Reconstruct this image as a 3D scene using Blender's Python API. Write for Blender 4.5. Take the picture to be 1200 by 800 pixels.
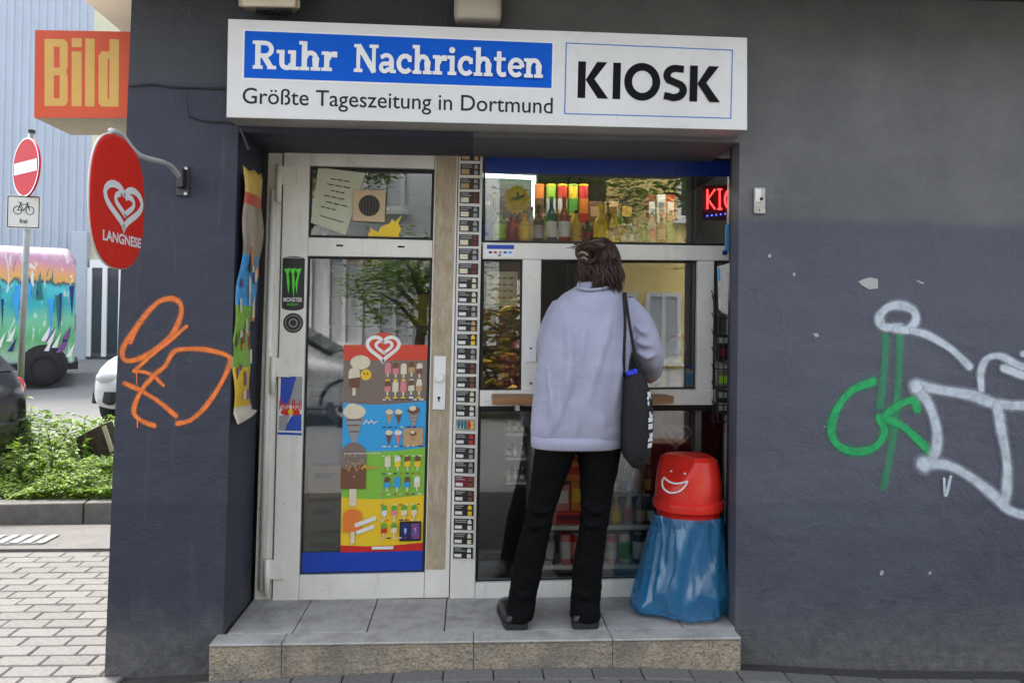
import bpy, bmesh, math, random
from mathutils import Vector, Matrix, noise
for o in list(bpy.data.objects): bpy.data.objects.remove(o)
SC = bpy.context.scene
COL = SC.collection
random.seed(7)
# ------------------------------------------------------------------ camera
F, PPX, PPY = 900.0, 600.0, 360.0          # focal length and principal point in photo pixels
YAW, PITCH, ROLL = math.radians(3.0), math.atan(18 / 900), 0.008
CAM = Vector((0, -3.25, 1.45))
FW = Vector((math.sin(YAW) * math.cos(PITCH), math.cos(YAW) * math.cos(PITCH), math.sin(PITCH)))
R0 = Vector((math.cos(YAW), -math.sin(YAW), 0)); U0 = R0.cross(FW)
RT = R0 * math.cos(ROLL) + U0 * math.sin(ROLL)
UP = U0 * math.cos(ROLL) - R0 * math.sin(ROLL)
cd = bpy.data.cameras.new('camera'); cd.lens = 27; cd.sensor_width = 36; cd.shift_y = -40 / 1200
cd.clip_start = 0.05; cd.clip_end = 1500
co = bpy.data.objects.new('camera', cd); COL.objects.link(co)
co.matrix_world = Matrix(((RT.x, UP.x, -FW.x, CAM.x), (RT.y, UP.y, -FW.y, CAM.y), (RT.z, UP.z, -FW.z, CAM.z), (0, 0, 0, 1)))
SC.camera = co
# ------------------------------------------------------------------ sky, sun, exposure
SUN_EL, SUN_AZ = math.radians(50), math.radians(-40)      # azimuth from +Y towards +X
wd = bpy.data.worlds.new('World'); SC.world = wd; wd.use_nodes = True
wn = wd.node_tree.nodes; wl = wd.node_tree.links
bg = wn['Background']; sky = wn.new('ShaderNodeTexSky'); sky.sky_type = 'NISHITA'; sky.sun_disc = False
sky.sun_elevation = SUN_EL; sky.sun_rotation = SUN_AZ; sky.air_density = 1.0; sky.dust_density = 4.0; sky.ozone_density = 1.0
hs = wn.new('ShaderNodeHueSaturation'); hs.inputs['Saturation'].default_value = 0.42
wl.new(sky.outputs[0], hs.inputs['Color']); wl.new(hs.outputs[0], bg.inputs[0]); bg.inputs[1].default_value = 0.15
sd = bpy.data.lights.new('sun', 'SUN'); sd.energy = 1.05; sd.angle = math.radians(14); sd.color = (1, .95, .86)
so = bpy.data.objects.new('sun', sd); COL.objects.link(so)
sdir = Vector((math.sin(SUN_AZ) * math.cos(SUN_EL), math.cos(SUN_AZ) * math.cos(SUN_EL), math.sin(SUN_EL)))
so.rotation_euler = sdir.to_track_quat('Z', 'Y').to_euler(); so.location = (-6, 8, 12)
vs = SC.view_settings; vs.view_transform = 'Standard'; vs.look = 'None'; vs.gamma = 1; vs.exposure = 2.18
SC.cycles.max_bounces = 8; SC.cycles.transparent_max_bounces = 24; SC.cycles.use_denoising = True
SC.cycles.sample_clamp_indirect = 6; SC.cycles.caustics_reflective = False; SC.cycles.caustics_refractive = False

# ------------------------------------------------------------------ pixel <-> place
def ray(px, py): return FW + RT * ((px - PPX) / F) - UP * ((py - PPY) / F)
def U(px, py, Y):
    d = ray(px, py); return CAM + d * ((Y - CAM.y) / d.y)
def G(px, py, z=0.0):
    d = ray(px, py); return CAM + d * ((z - CAM.z) / d.z)
def SCL(Y): return (Y - CAM.y) / F            # metres per pixel at depth Y

# ------------------------------------------------------------------ materials
MATS = {}
def lin(h):
    h = h.lstrip('#'); return tuple(((int(h[i:i+2], 16) / 255) ** 2.2) for i in (0, 2, 4))
def new_mat(name):
    m = bpy.data.materials.new(name); m.use_nodes = True; MATS[name] = m
    nt = m.node_tree; return m, nt, nt.nodes['Principled BSDF']
def N(nt, kind, **kw):
    n = nt.nodes.new('ShaderNode' + kind)
    for k, v in kw.items():
        if hasattr(n, k): setattr(n, k, v)
        else: n.inputs[k].default_value = v
    return n
def ramp(nt, stops, fac, interp='LINEAR'):
    r = nt.nodes.new('ShaderNodeValToRGB'); e = r.color_ramp.elements; r.color_ramp.interpolation = interp
    while len(e) < len(stops): e.new(0.5)
    for i, (p, c) in enumerate(stops):
        e[i].position = p; c = (c, c, c) if not hasattr(c, '__len__') else c
        e[i].color = (c[0], c[1], c[2], 1)
    nt.links.new(fac, r.inputs[0]); return r.outputs[0]
def mixc(nt, fac, a, b, mode='MIX'):
    n = nt.nodes.new('ShaderNodeMix'); n.data_type = 'RGBA'; n.blend_type = mode
    for sock, v in ((n.inputs[0], fac), (n.inputs[6], a), (n.inputs[7], b)):
        if hasattr(v, 'is_output'): nt.links.new(v, sock)
        elif hasattr(v, '__len__'): sock.default_value = (v[0], v[1], v[2], 1)
        else: sock.default_value = v
    return n.outputs[2]
def objco(nt, scale=(1, 1, 1)):
    tc = nt.nodes.new('ShaderNodeTexCoord'); mp = nt.nodes.new('ShaderNodeMapping'); mp.inputs['Scale'].default_value = scale
    nt.links.new(tc.outputs['Object'], mp.inputs[0]); return mp.outputs[0]
def nz(nt, vec, scale, detail=4, rough=.6, dist=0):
    n = nt.nodes.new('ShaderNodeTexNoise'); n.inputs['Scale'].default_value = scale; n.inputs['Detail'].default_value = detail
    n.inputs['Roughness'].default_value = rough; n.inputs['Distortion'].default_value = dist
    nt.links.new(vec, n.inputs['Vector']); return n.outputs[0]
def bump(nt, b, h, strength, dist=.01):
    n = nt.nodes.new('ShaderNodeBump'); n.inputs['Strength'].default_value = strength; n.inputs['Distance'].default_value = dist
    nt.links.new(h, n.inputs['Height']); nt.links.new(n.outputs[0], b.inputs['Normal'])
def M(name, col=(.5, .5, .5), rough=.55, metal=0, var=0.0, scale=9, bmp=0, bscale=80, emit=0, spec=.5, stretch=(1, 1, 1), dirt=None):
    if name in MATS: return MATS[name]
    if isinstance(col, str): col = lin(col)
    m, nt, b = new_mat(name)
    b.inputs['Base Color'].default_value = (*col, 1); b.inputs['Roughness'].default_value = rough
    b.inputs['Metallic'].default_value = metal; b.inputs['Specular IOR Level'].default_value = spec
    if var or bmp or dirt: v = objco(nt, stretch)
    if var:
        c = ramp(nt, [(.25, tuple(x * (1 - var) for x in col)), (.75, tuple(min(1, x * (1 + var)) for x in col))], nz(nt, v, scale))
        if dirt: c = mixc(nt, ramp(nt, [(.52, 0), (.75, dirt[1])], nz(nt, v, scale * .6, 6, .7)), c, dirt[0])
        nt.links.new(c, b.inputs['Base Color'])
        nt.links.new(ramp(nt, [(.3, max(0, rough - .08)), (.7, min(1, rough + .1))], nz(nt, v, scale * 2.3)), b.inputs['Roughness'])
    if bmp: bump(nt, b, nz(nt, v, bscale, 3), bmp)
    if emit:
        b.inputs['Emission Color'].default_value = (*col, 1); b.inputs['Emission Strength'].default_value = emit
    return m
def glass_mat(name, tint=(1, 1, 1), refl=.11, rough=0.0, dust=.02):
    m, nt, b = new_mat(name); nt.nodes.remove(b); out = nt.nodes['Material Output']
    t = N(nt, 'BsdfTransparent'); t.inputs[0].default_value = (*tint, 1)
    g = N(nt, 'BsdfGlossy'); g.inputs['Roughness'].default_value = rough
    df = N(nt, 'BsdfDiffuse'); df.inputs[0].default_value = (.5, .5, .48, 1)
    fr = N(nt, 'Fresnel', IOR=1.5); ad = N(nt, 'Math', operation='ADD'); nt.links.new(fr.outputs[0], ad.inputs[0]); ad.inputs[1].default_value = refl - .04
    mx = N(nt, 'MixShader'); nt.links.new(ad.outputs[0], mx.inputs[0]); nt.links.new(t.outputs[0], mx.inputs[1]); nt.links.new(g.outputs[0], mx.inputs[2])
    v = objco(nt); dm = ramp(nt, [(.35, dust * .3), (.8, dust * 2)], nz(nt, v, 5, 6, .7))
    m2 = N(nt, 'MixShader'); nt.links.new(dm, m2.inputs[0]); nt.links.new(mx.outputs[0], m2.inputs[1]); nt.links.new(df.outputs[0], m2.inputs[2])
    nt.links.new(m2.outputs[0], out.inputs[0]); return m
def spray_mat(name, col, dens=1.0, edge=.50):
    """aerosol paint: opaque core, soft speckled rim; the rim follows the stroke's own width"""
    m, nt, b = new_mat(name); out = nt.nodes['Material Output']
    b.inputs['Roughness'].default_value = .55
    uvn = N(nt, 'UVMap'); ln = N(nt, 'VectorMath', operation='LENGTH'); nt.links.new(uvn.outputs[0], ln.inputs[0])
    v = objco(nt); sp = N(nt, 'Math', operation='MULTIPLY_ADD'); nt.links.new(nz(nt, v, 420, 2), sp.inputs[0]); sp.inputs[1].default_value = .34
    nt.links.new(ln.outputs['Value'], sp.inputs[2])
    al = ramp(nt, [(edge, dens), (edge + .20, dens * .30), (min(1, edge + .45), 0)], sp.outputs[0])
    big = ramp(nt, [(.3, .62), (.6, 1)], nz(nt, v, 22, 5, .7)); mu = N(nt, 'Math', operation='MULTIPLY'); nt.links.new(al, mu.inputs[0]); nt.links.new(big, mu.inputs[1])
    c = lin(col); nt.links.new(ramp(nt, [(.3, tuple(x * .82 for x in c)), (.7, c)], nz(nt, v, 30)), b.inputs['Base Color'])
    tr = N(nt, 'BsdfTransparent'); mx = N(nt, 'MixShader'); nt.links.new(mu.outputs[0], mx.inputs[0]); nt.links.new(tr.outputs[0], mx.inputs[1]); nt.links.new(b.outputs[0], mx.inputs[2])
    nt.links.new(mx.outputs[0], out.inputs[0]); return m

# ------------------------------------------------------------------ objects
ORG = {}
def setp(o, label=None, cat=None, group=None, kind=None):
    if label: o['label'] = label
    if cat: o['category'] = cat
    if group: o['group'] = group
    if kind: o['kind'] = kind
    return o
def thing(name, label, cat, loc, group=None):
    o = bpy.data.objects.new(name, None); COL.objects.link(o); o.location = loc; o.empty_display_size = .1
    ORG[o.name] = Vector(loc); return setp(o, label, cat, group)
def catmull(pts, k=6):
    P = [Vector(p) for p in pts]; P = [P[0] * 2 - P[1]] + P + [P[-1] * 2 - P[-2]]; out = []
    for i in range(1, len(P) - 2):
        a, b, c, d = P[i-1:i+3]
        for j in range(k):
            t = j / k
            out.append(.5 * ((2 * b) + (c - a) * t + (2 * a - 5 * b + 4 * c - d) * t * t + (3 * b - a - 3 * c + d) * t ** 3))
    out.append(P[-2]); return out
class MB:
    def __init__(s): s.v = []; s.f = []; s.m = []; s.uv = []; s.has_uv = False
    def add(s, vs, fs, mi=0, uvs=None):
        n = len(s.v); s.v += [Vector(v) for v in vs]; s.f += [tuple(i + n for i in f) for f in fs]; s.m += [mi] * len(fs)
        if uvs: s.has_uv = True
        s.uv += list(uvs) if uvs else [(0, 0)] * len(vs)
        return s
    def hexa(s, a, b, mi=0):       # a: front quad TL TR BR BL, b: back quad
        return s.add(list(a) + list(b), [(3, 2, 1, 0), (4, 5, 6, 7), (0, 1, 5, 4), (1, 2, 6, 5), (2, 3, 7, 6), (3, 0, 4, 7)], mi)
    def slab(s, q, Y, t, mi=0):    # four photo corners on the plane Y, thickness t going back
        a = [U(x, y, Y) for x, y in q]; b = [p + Vector((0, t, 0)) for p in a]; return s.hexa(a, b, mi)
    def box(s, x0, x1, y0, y1, z0, z1, mi=0):
        a = [Vector((x0, y0, z1)), Vector((x1, y0, z1)), Vector((x1, y0, z0)), Vector((x0, y0, z0))]
        return s.hexa(a, [Vector((p.x, y1, p.z)) for p in a], mi)
    def lathe(s, prof, c=(0, 0, 0), n=16, mi=0, cap=True):
        c = Vector(c); vs = []; fs = []
        for r, z in prof:
            for i in range(n):
                an = 2 * math.pi * i / n; vs.append(c + Vector((r * math.cos(an), r * math.sin(an), z)))
        for j in range(len(prof) - 1):
            for i in range(n): fs.append((j * n + i, j * n + (i + 1) % n, (j + 1) * n + (i + 1) % n, (j + 1) * n + i))
        if cap: fs.append(tuple(range(n - 1, -1, -1))); fs.append(tuple((len(prof) - 1) * n + i for i in range(n)))
        return s.add(vs, fs, mi)
    def tube(s, pts, r, n=8, mi=0, smooth=0, sy=1.0):
        P = catmull(pts, smooth) if smooth else [Vector(p) for p in pts]
        rr = r if hasattr(r, '__len__') else [r] * len(pts)
        if smooth: rr = [rr[min(len(rr) - 1, i // smooth)] * (1 - (i % smooth) / smooth) + rr[min(len(rr) - 1, i // smooth + 1)] * ((i % smooth) / smooth) for i in range(len(P))]
        vs = []; fs = []; ref = None
        for i, p in enumerate(P):
            t = (P[min(i + 1, len(P) - 1)] - P[max(i - 1, 0)]).normalized()
            if ref is None: ref = Vector((0, 0, 1)) if abs(t.z) < .9 else Vector((1, 0, 0))
            x = t.cross(ref); x = x.normalized() if x.length > 1e-5 else Vector((1, 0, 0)); y = x.cross(t).normalized(); ref = y
            for k in range(n):
                an = 2 * math.pi * k / n; vs.append(p + (x * math.cos(an) + y * math.sin(an) * sy) * rr[i])
        for j in range(len(P) - 1):
            for i in range(n): fs.append((j * n + i, j * n + (i + 1) % n, (j + 1) * n + (i + 1) % n, (j + 1) * n + i))
        fs.append(tuple(range(n - 1, -1, -1))); fs.append(tuple((len(P) - 1) * n + i for i in range(n)))
        return s.add(vs, fs, mi)
    def rings(s, rl, n=24, mi=0, cap=True, fn=None):   # rl: (center, rx, ry[, exponent])
        vs = []; fs = []
        for j, rg in enumerate(rl):
            c, rx, ry = rg[:3]; e = rg[3] if len(rg) > 3 else 2.0; c = Vector(c)
            for i in range(n):
                an = 2 * math.pi * i / n; ca, sa = math.cos(an), math.sin(an)
                k = (abs(ca) ** e + abs(sa) ** e) ** (-1 / e)
                p = c + Vector((rx * ca * k, ry * sa * k, 0))
                vs.append(fn(p, j / (len(rl) - 1), an) if fn else p)
        for j in range(len(rl) - 1):
            for i in range(n): fs.append((j * n + i, j * n + (i + 1) % n, (j + 1) * n + (i + 1) % n, (j + 1) * n + i))
        if cap: fs.append(tuple(range(n - 1, -1, -1))); fs.append(tuple((len(rl) - 1) * n + i for i in range(n)))
        return s.add(vs, fs, mi)
    def ball(s, c, rx, ry=None, rz=None, n=14, mi=0):
        ry = ry or rx; rz = rz or rx; c = Vector(c); k = n // 2 + 1; rl = []
        for j in range(k + 1):
            a = math.pi * j / k; a = min(max(a, .06), math.pi - .06)
            rl.append((c + Vector((0, 0, -math.cos(a) * rz)), rx * math.sin(a), ry * math.sin(a)))
        return s.rings(rl, n, mi)
    def disc(s, c, r, normal, t, n=24, mi=0, sx=1.0):
        c = Vector(c); nrm = Vector(normal).normalized(); x = nrm.cross(Vector((0, 0, 1))); x = x.normalized() if x.length > 1e-4 else Vector((1, 0, 0)); y = x.cross(nrm)
        a = [c + (x * math.cos(2*math.pi*i/n) * sx + y * math.sin(2*math.pi*i/n)) * r for i in range(n)]
        b = [p - nrm * t for p in a]
        return s.add(a + b, [tuple(range(n)), tuple(range(2*n - 1, n - 1, -1))] + [(i, n + i, n + (i+1) % n, (i+1) % n) for i in range(n)], mi)
    def build(s, name, mats, parent=None, smooth=False, bevel=0, fix=True, origin=None):
        org = ORG[parent.name] if parent is not None else (Vector(origin) if origin is not None else Vector((0, 0, 0)))
        me = bpy.data.meshes.new(name); me.from_pydata([tuple(v - org) for v in s.v], [], s.f)
        mats = mats if isinstance(mats, (list, tuple)) else [mats]
        for m in mats: me.materials.append(MATS[m] if isinstance(m, str) else m)
        me.polygons.foreach_set('material_index', s.m)
        if s.has_uv:
            l = me.uv_layers.new(name='UVMap')
            for lp in me.loops: l.data[lp.index].uv = s.uv[lp.vertex_index]
        if fix:
            b = bmesh.new(); b.from_mesh(me); bmesh.ops.recalc_face_normals(b, faces=b.faces); b.to_mesh(me); b.free()
        if smooth: me.polygons.foreach_set('use_smooth', [True] * len(me.polygons))
        me.update(); o = bpy.data.objects.new(name, me); COL.objects.link(o)
        if parent is not None: o.parent = parent; ORG[o.name] = org
        else: o.location = org; ORG[o.name] = org
        if bevel:
            bm = o.modifiers.new('bevel', 'BEVEL'); bm.width = bevel; bm.segments = 2; bm.limit_method = 'ANGLE'; bm.angle_limit = .6
            for p in me.polygons: p.use_smooth = True
            o.modifiers.new('wn', 'WEIGHTED_NORMAL')
        return o
def copy_tree(o, parent=None):
    c = o.copy(); COL.objects.link(c)
    if parent is not None: c.parent = parent
    for ch in o.children: copy_tree(ch, c)
    return c
def struct(mb, name, mat, **k): return setp(mb.build(name, mat, **k), kind='structure')

# ------------------------------------------------------------------ flat print: polygons laid on a quad of the place
def el(cx, cy, rx, ry=None, n=20, a0=0, a1=2 * math.pi): 
    ry = ry or rx; return [(cx + rx * math.cos(a0 + (a1 - a0) * i / n), cy + ry * math.sin(a0 + (a1 - a0) * i / n)) for i in range(n if abs(a1 - a0 - 2 * math.pi) < 1e-6 else n + 1)]
def rc(x0, y0, x1, y1): return [(x0, y0), (x1, y0), (x1, y1), (x0, y1)]
def stroke(pts, w, asp=1.0):
    """quads of a band along a 2D polyline (asp: height/width of the surface so bands keep their width)"""
    P = [(x, y * asp) for x, y in pts]; L = []; Rr = []
    for i, (x, y) in enumerate(P):
        x0, y0 = P[max(i-1, 0)]; x1, y1 = P[min(i+1, len(P)-1)]; dx, dy = x1-x0, y1-y0; d = math.hypot(dx, dy) or 1
        k = w[i] / 2 if hasattr(w, '__len__') else w / 2
        if 0 < i < len(P) - 1:
            ax, ay = x-x0, y-y0; bx, by = x1-x, y1-y; la = math.hypot(ax, ay) or 1; lb = math.hypot(bx, by) or 1
            cs = max(-.6, (ax*bx+ay*by)/(la*lb)); k /= max(.6, math.sqrt((1+cs)/2))
        L.append((x - dy/d*k, (y + dx/d*k)/asp)); Rr.append((x + dy/d*k, (y - dx/d*k)/asp))
    return [[L[i], L[i+1], Rr[i+1], Rr[i]] for i in range(len(P)-1)]
class Art:
    def __init__(s, corners, step=Vector((0, -.0003, 0))):   # corners: 3D TL TR BR BL
        s.c = [Vector(c) for c in corners]; s.st = Vector(step); s.k = 0; s.mb = MB(); s.mats = []
    def at(s, u, v):
        a, b, c, d = s.c; return a*(1-u)*(1-v) + b*u*(1-v) + c*u*v + d*(1-u)*v
    def asp(s): return ((s.c[3]-s.c[0]).length + (s.c[2]-s.c[1]).length) / ((s.c[1]-s.c[0]).length + (s.c[2]-s.c[3]).length)
    def mi(s, m):
        if m not in s.mats: s.mats.append(m)
        return s.mats.index(m)
    def lay(s, mat, polys, same=False):
        if polys and not hasattr(polys[0][0], '__len__'): polys = [polys]
        if not same: s.k += 1
        i = s.mi(mat)
        for p in polys: s.mb.add([s.at(u, v) + s.st * s.k for u, v in p], [tuple(range(len(p)))], i)
        return s
    def line(s, mat, pts, w): return s.lay(mat, stroke(pts, w, s.asp()))
    def mesh(s, mat, tm, x0, y0, x1, y1):     # tm=(verts2d, faces) normalised to 0..1 with y up
        s.k += 1; i = s.mi(mat); vs, fs = tm
        s.mb.add([s.at(x0 + (x1-x0)*a, y1 + (y0-y1)*b) + s.st * s.k for a, b in vs], fs, i); return s
    def build(s, name, parent, solid=None): return s.mb.build(name, [m if not isinstance(m, str) else MATS[m] for m in s.mats], parent, fix=False)
def quad(q, Y): return [U(x, y, Y) for x, y in q]
_TC = {}
def text(body, off=0.0):
    if (body, off) in _TC: return _TC[(body, off)]
    c = bpy.data.curves.new('t', 'FONT'); c.body = body; c.dimensions = '2D'; c.fill_mode = 'BOTH'; c.offset = off; c.resolution_u = 4
    o = bpy.data.objects.new('t', c); COL.objects.link(o); me = bpy.data.meshes.new_from_object(o)
    xs = [v.co.x for v in me.vertices]; ys = [v.co.y for v in me.vertices]; a, b, d, e = min(xs), max(xs), min(ys), max(ys)
    r = ([((v.co.x-a)/(b-a), (v.co.y-d)/(e-d)) for v in me.vertices], [tuple(p.vertices) for p in me.polygons])
    bpy.data.objects.remove(o); bpy.data.curves.remove(c); bpy.data.meshes.remove(me); _TC[(body, off)] = r; return r
def arcp(cx, cy, rx, ry, d0, d1, n=10): return [(cx + rx*math.cos(math.radians(d0+(d1-d0)*i/n)), cy + ry*math.sin(math.radians(d0+(d1-d0)*i/n))) for i in range(n+1)]
# slab-serif capitals and small letters, y up, cap height 1, drawn from bands
S_, B_ = .18, .125
def serif_glyph(ch):
    st = lambda x, y0, y1, w=S_: [(x, y0), (x+w, y0), (x+w, y1), (x, y1)]
    X = .70
    def foot(x, w=S_, e=.075): return [(x-e, 0), (x+w+e, 0), (x+w+e, B_), (x-e, B_)]
    def head(x, y, w=S_, e=.09): return [(x-e, y-B_), (x+w, y-B_), (x+w, y), (x-e, y)]
    if ch == 'R': return [st(.09, 0, 1), foot(.09), head(.09, 1)] + stroke([(.2, .925)] + arcp(.42, .70, .21, .225, 90, -90, 12) + [(.2, .475)], .155) + stroke([(.36, .5), (.62, .06)], .19) + [[(.5, 0), (.8, 0), (.8, B_), (.5, B_)]], .80
    if ch == 'u': return [head(.08, X), head(.46, X)] + [st(.46, 0, X), [(.5, 0), (.74, 0), (.74, B_), (.5, B_)]] + stroke([(.17, X-.01), (.17, .28)] + arcp(.335, .25, .165, .18, 180, 320, 10) + [(.5, .22)], .17), .74
    if ch == 'h': return [st(.08, 0, 1.04), foot(.08), head(.08, 1.04), foot(.46)] + stroke([(.2, .45)] + arcp(.375, .44, .17, .19, 150, 0, 10) + [(.55, .44), (.55, .02)], .17), .74
    if ch == 'n': return [st(.08, 0, X), foot(.08), head(.08, X), foot(.46)] + stroke([(.2, .45)] + arcp(.375, .44, .17, .19, 150, 0, 10) + [(.55, .44), (.55, .02)], .17), .74
    if ch == 'r': return [st(.08, 0, X), foot(.08, e=.09), head(.08, X)] + stroke([(.2, .42)] + arcp(.42, .40, .19, .23, 160, 80, 8), .16) + [[(.36, .5), (.52, .5), (.52, .70), (.36, .70)]], .52
    if ch == 'N': return [st(.09, 0, 1, .14), foot(.09, .14, .09), st(.66, 0, 1, .14), [(.0, .88), (.26, .88), (.26, 1), (.0, 1)], [(.56, .88), (.9, .88), (.9, 1), (.56, 1)]] + stroke([(.15, .97), (.75, .02)], .2), .9
    if ch == 'a': return [st(.38, .05, .48)] + stroke([(.07, .56)] + arcp(.28, .45, .19, .19, 135, 0, 10) + [(.47, .42)], .15) + stroke([(.45, .37)] + arcp(.22, .2, .135, .14, 70, 330, 14) + [(.42, .14)], .15) + [[(.42, 0), (.64, 0), (.64, B_), (.42, B_)]], .64
    if ch == 'c': return stroke(arcp(.32, .35, .235, .28, 40, 320, 22), .17) + [[(.42, .42), (.56, .42), (.56, .64), (.42, .64)]], .58
    if ch == 'i': return [st(.09, 0, X), foot(.09), head(.09, X), el(.17, .9, .115, .115, 16)], .37
    if ch == 't': return stroke([(.19, .92), (.19, .25)] + arcp(.33, .22, .14, .15, 180, 300, 8) + [(.46, .1)], .17) + [[(.0, .575), (.44, .575), (.44, .70), (.0, .70)]], .50
    if ch == 'e': return stroke([(.12, .36), (.52, .36)], .12) + stroke(arcp(.32, .35, .23, .28, 2, 318, 22), .165), .60
    return [], .3
def grot_glyph(ch):      # heavy humanist capitals
    st = lambda x, y0, y1, w=.21: [(x, y0), (x+w, y0), (x+w, y1), (x, y1)]
    if ch == 'K': return [st(.04, 0, 1), [(.25, .5), (.55, 1), (.83, 1), (.49, .53), (.49, .5)], [(.25, .5), (.49, .53), (.88, 0), (.59, 0)]], .90
    if ch == 'I': return [st(.06, 0, 1)], .33
    if ch == 'O': return stroke(arcp(.5, .5, .385, .415, 0, 371.25, 33), .215), 1.0
    if ch == 'S': return stroke([(.60, .885)] + arcp(.38, .70, .24, .205, 75, 215, 9) + [(.36, .515)] + arcp(.36, .30, .235, .205, 60, -60, 8)[1:] + arcp(.33, .30, .25, .21, -80, -120, 4) + [(.07, .14)], .20), .70
def run(txt, fn, gap=.04, space=.3):
    out = []; x = 0
    for ch in txt:
        if ch == ' ': x += space; continue
        gl, w = fn(ch)
        out.append([[(a + x, b) for a, b in p] for p in gl]); x += w + gap
    return out, x - gap
def lay_run(art, mat, txt, fn, x0, x1, ytop, ybase, gap=.04, space=.3):
    gl, w = run(txt, fn, gap, space)
    for g in gl:
        for p in g:                                       # each band a hair above the last, none coplanar
            art.k += .15; i = art.mi(mat)
            art.mb.add([art.at(x0 + a / w * (x1 - x0), ybase + b * (ytop - ybase)) + art.st * art.k for a, b in p], [tuple(range(len(p)))], i)
def heart(cx, cy, s, k=1.0, n=30):
    r = []
    for i in range(n + 1):
        t = 2*math.pi*i/n; r.append((cx + s*k*16*math.sin(t)**3/16, cy - s*(13*math.cos(t)-5*math.cos(2*t)-2*math.cos(3*t)-math.cos(4*t))/16))
    return r
def heart_logo(art, mat, cx, cy, s, w, k=1.0):
    """double heart: one open band wound into a second smaller heart"""
    n = 40
    def pts(s, t0, t1, ox=0, oy=0):
        r = []
        for i in range(n+1):
            t = t0+(t1-t0)*i/n
            r.append((cx+ox+s*k*math.sin(t)**3, cy+oy-s*(13*math.cos(t)-5*math.cos(2*t)-2*math.cos(3*t)-math.cos(4*t))/16/art.asp()))
        return r
    art.line(mat, pts(s, -2*math.pi+.0, -.0), w); art.line(mat, pts(s*.5, .35, 2*math.pi-.9, s*.05, -s*.02), w*.85)
SPRAYK = [0]
def spray(mb, strokes, sc, org, Y, mi=0):
    """strokes: (points, width px) in zoomed photo coordinates; ribbons with their own rounded soft ends"""
    for pts, w in strokes:
        P = catmull([(org[0] + x / sc, org[1] + y / sc, 0) for x, y in pts], 7); hw = w / sc / 2 * 1.75
        d0 = (P[0] - P[1]).normalized(); d1 = (P[-1] - P[-2]).normalized()
        P = [P[0] + d0 * hw * (1 - i/4) for i in range(4)] + P + [P[-1] + d1 * hw * (i+1)/4 for i in range(4)]
        au = [1 - i/4 for i in range(4)] + [0] * (len(P) - 8) + [(i+1)/4 for i in range(4)]
        SPRAYK[0] += 1; y = Y - .0012 - SPRAYK[0] * .0004; vs = []; uv = []; fs = []
        for i, p in enumerate(P):
            t = (P[min(i+1, len(P)-1)] - P[max(i-1, 0)]).normalized(); nn = Vector((-t.y, t.x, 0)); ww = hw * (1 + .10 * math.sin(i * .37 + w))
            for b in (-1, -.5, 0, .5, 1):
                q = p + nn * ww * b; vs.append(U(q.x, q.y, y - i * 4e-6)); uv.append((au[i], b))
        for i in range(len(P) - 1):
            for j in range(4): fs.append((i*5+j, i*5+j+1, i*5+j+6, i*5+j+5))
        mb.add(vs, fs, mi, uv)
ORD = ['first', 'second', 'third', 'fourth', 'fifth', 'sixth', 'seventh', 'eighth', 'ninth', 'tenth', 'eleventh', 'twelfth', 'thirteenth', 'fourteenth', 'fifteenth', 'sixteenth']
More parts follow.
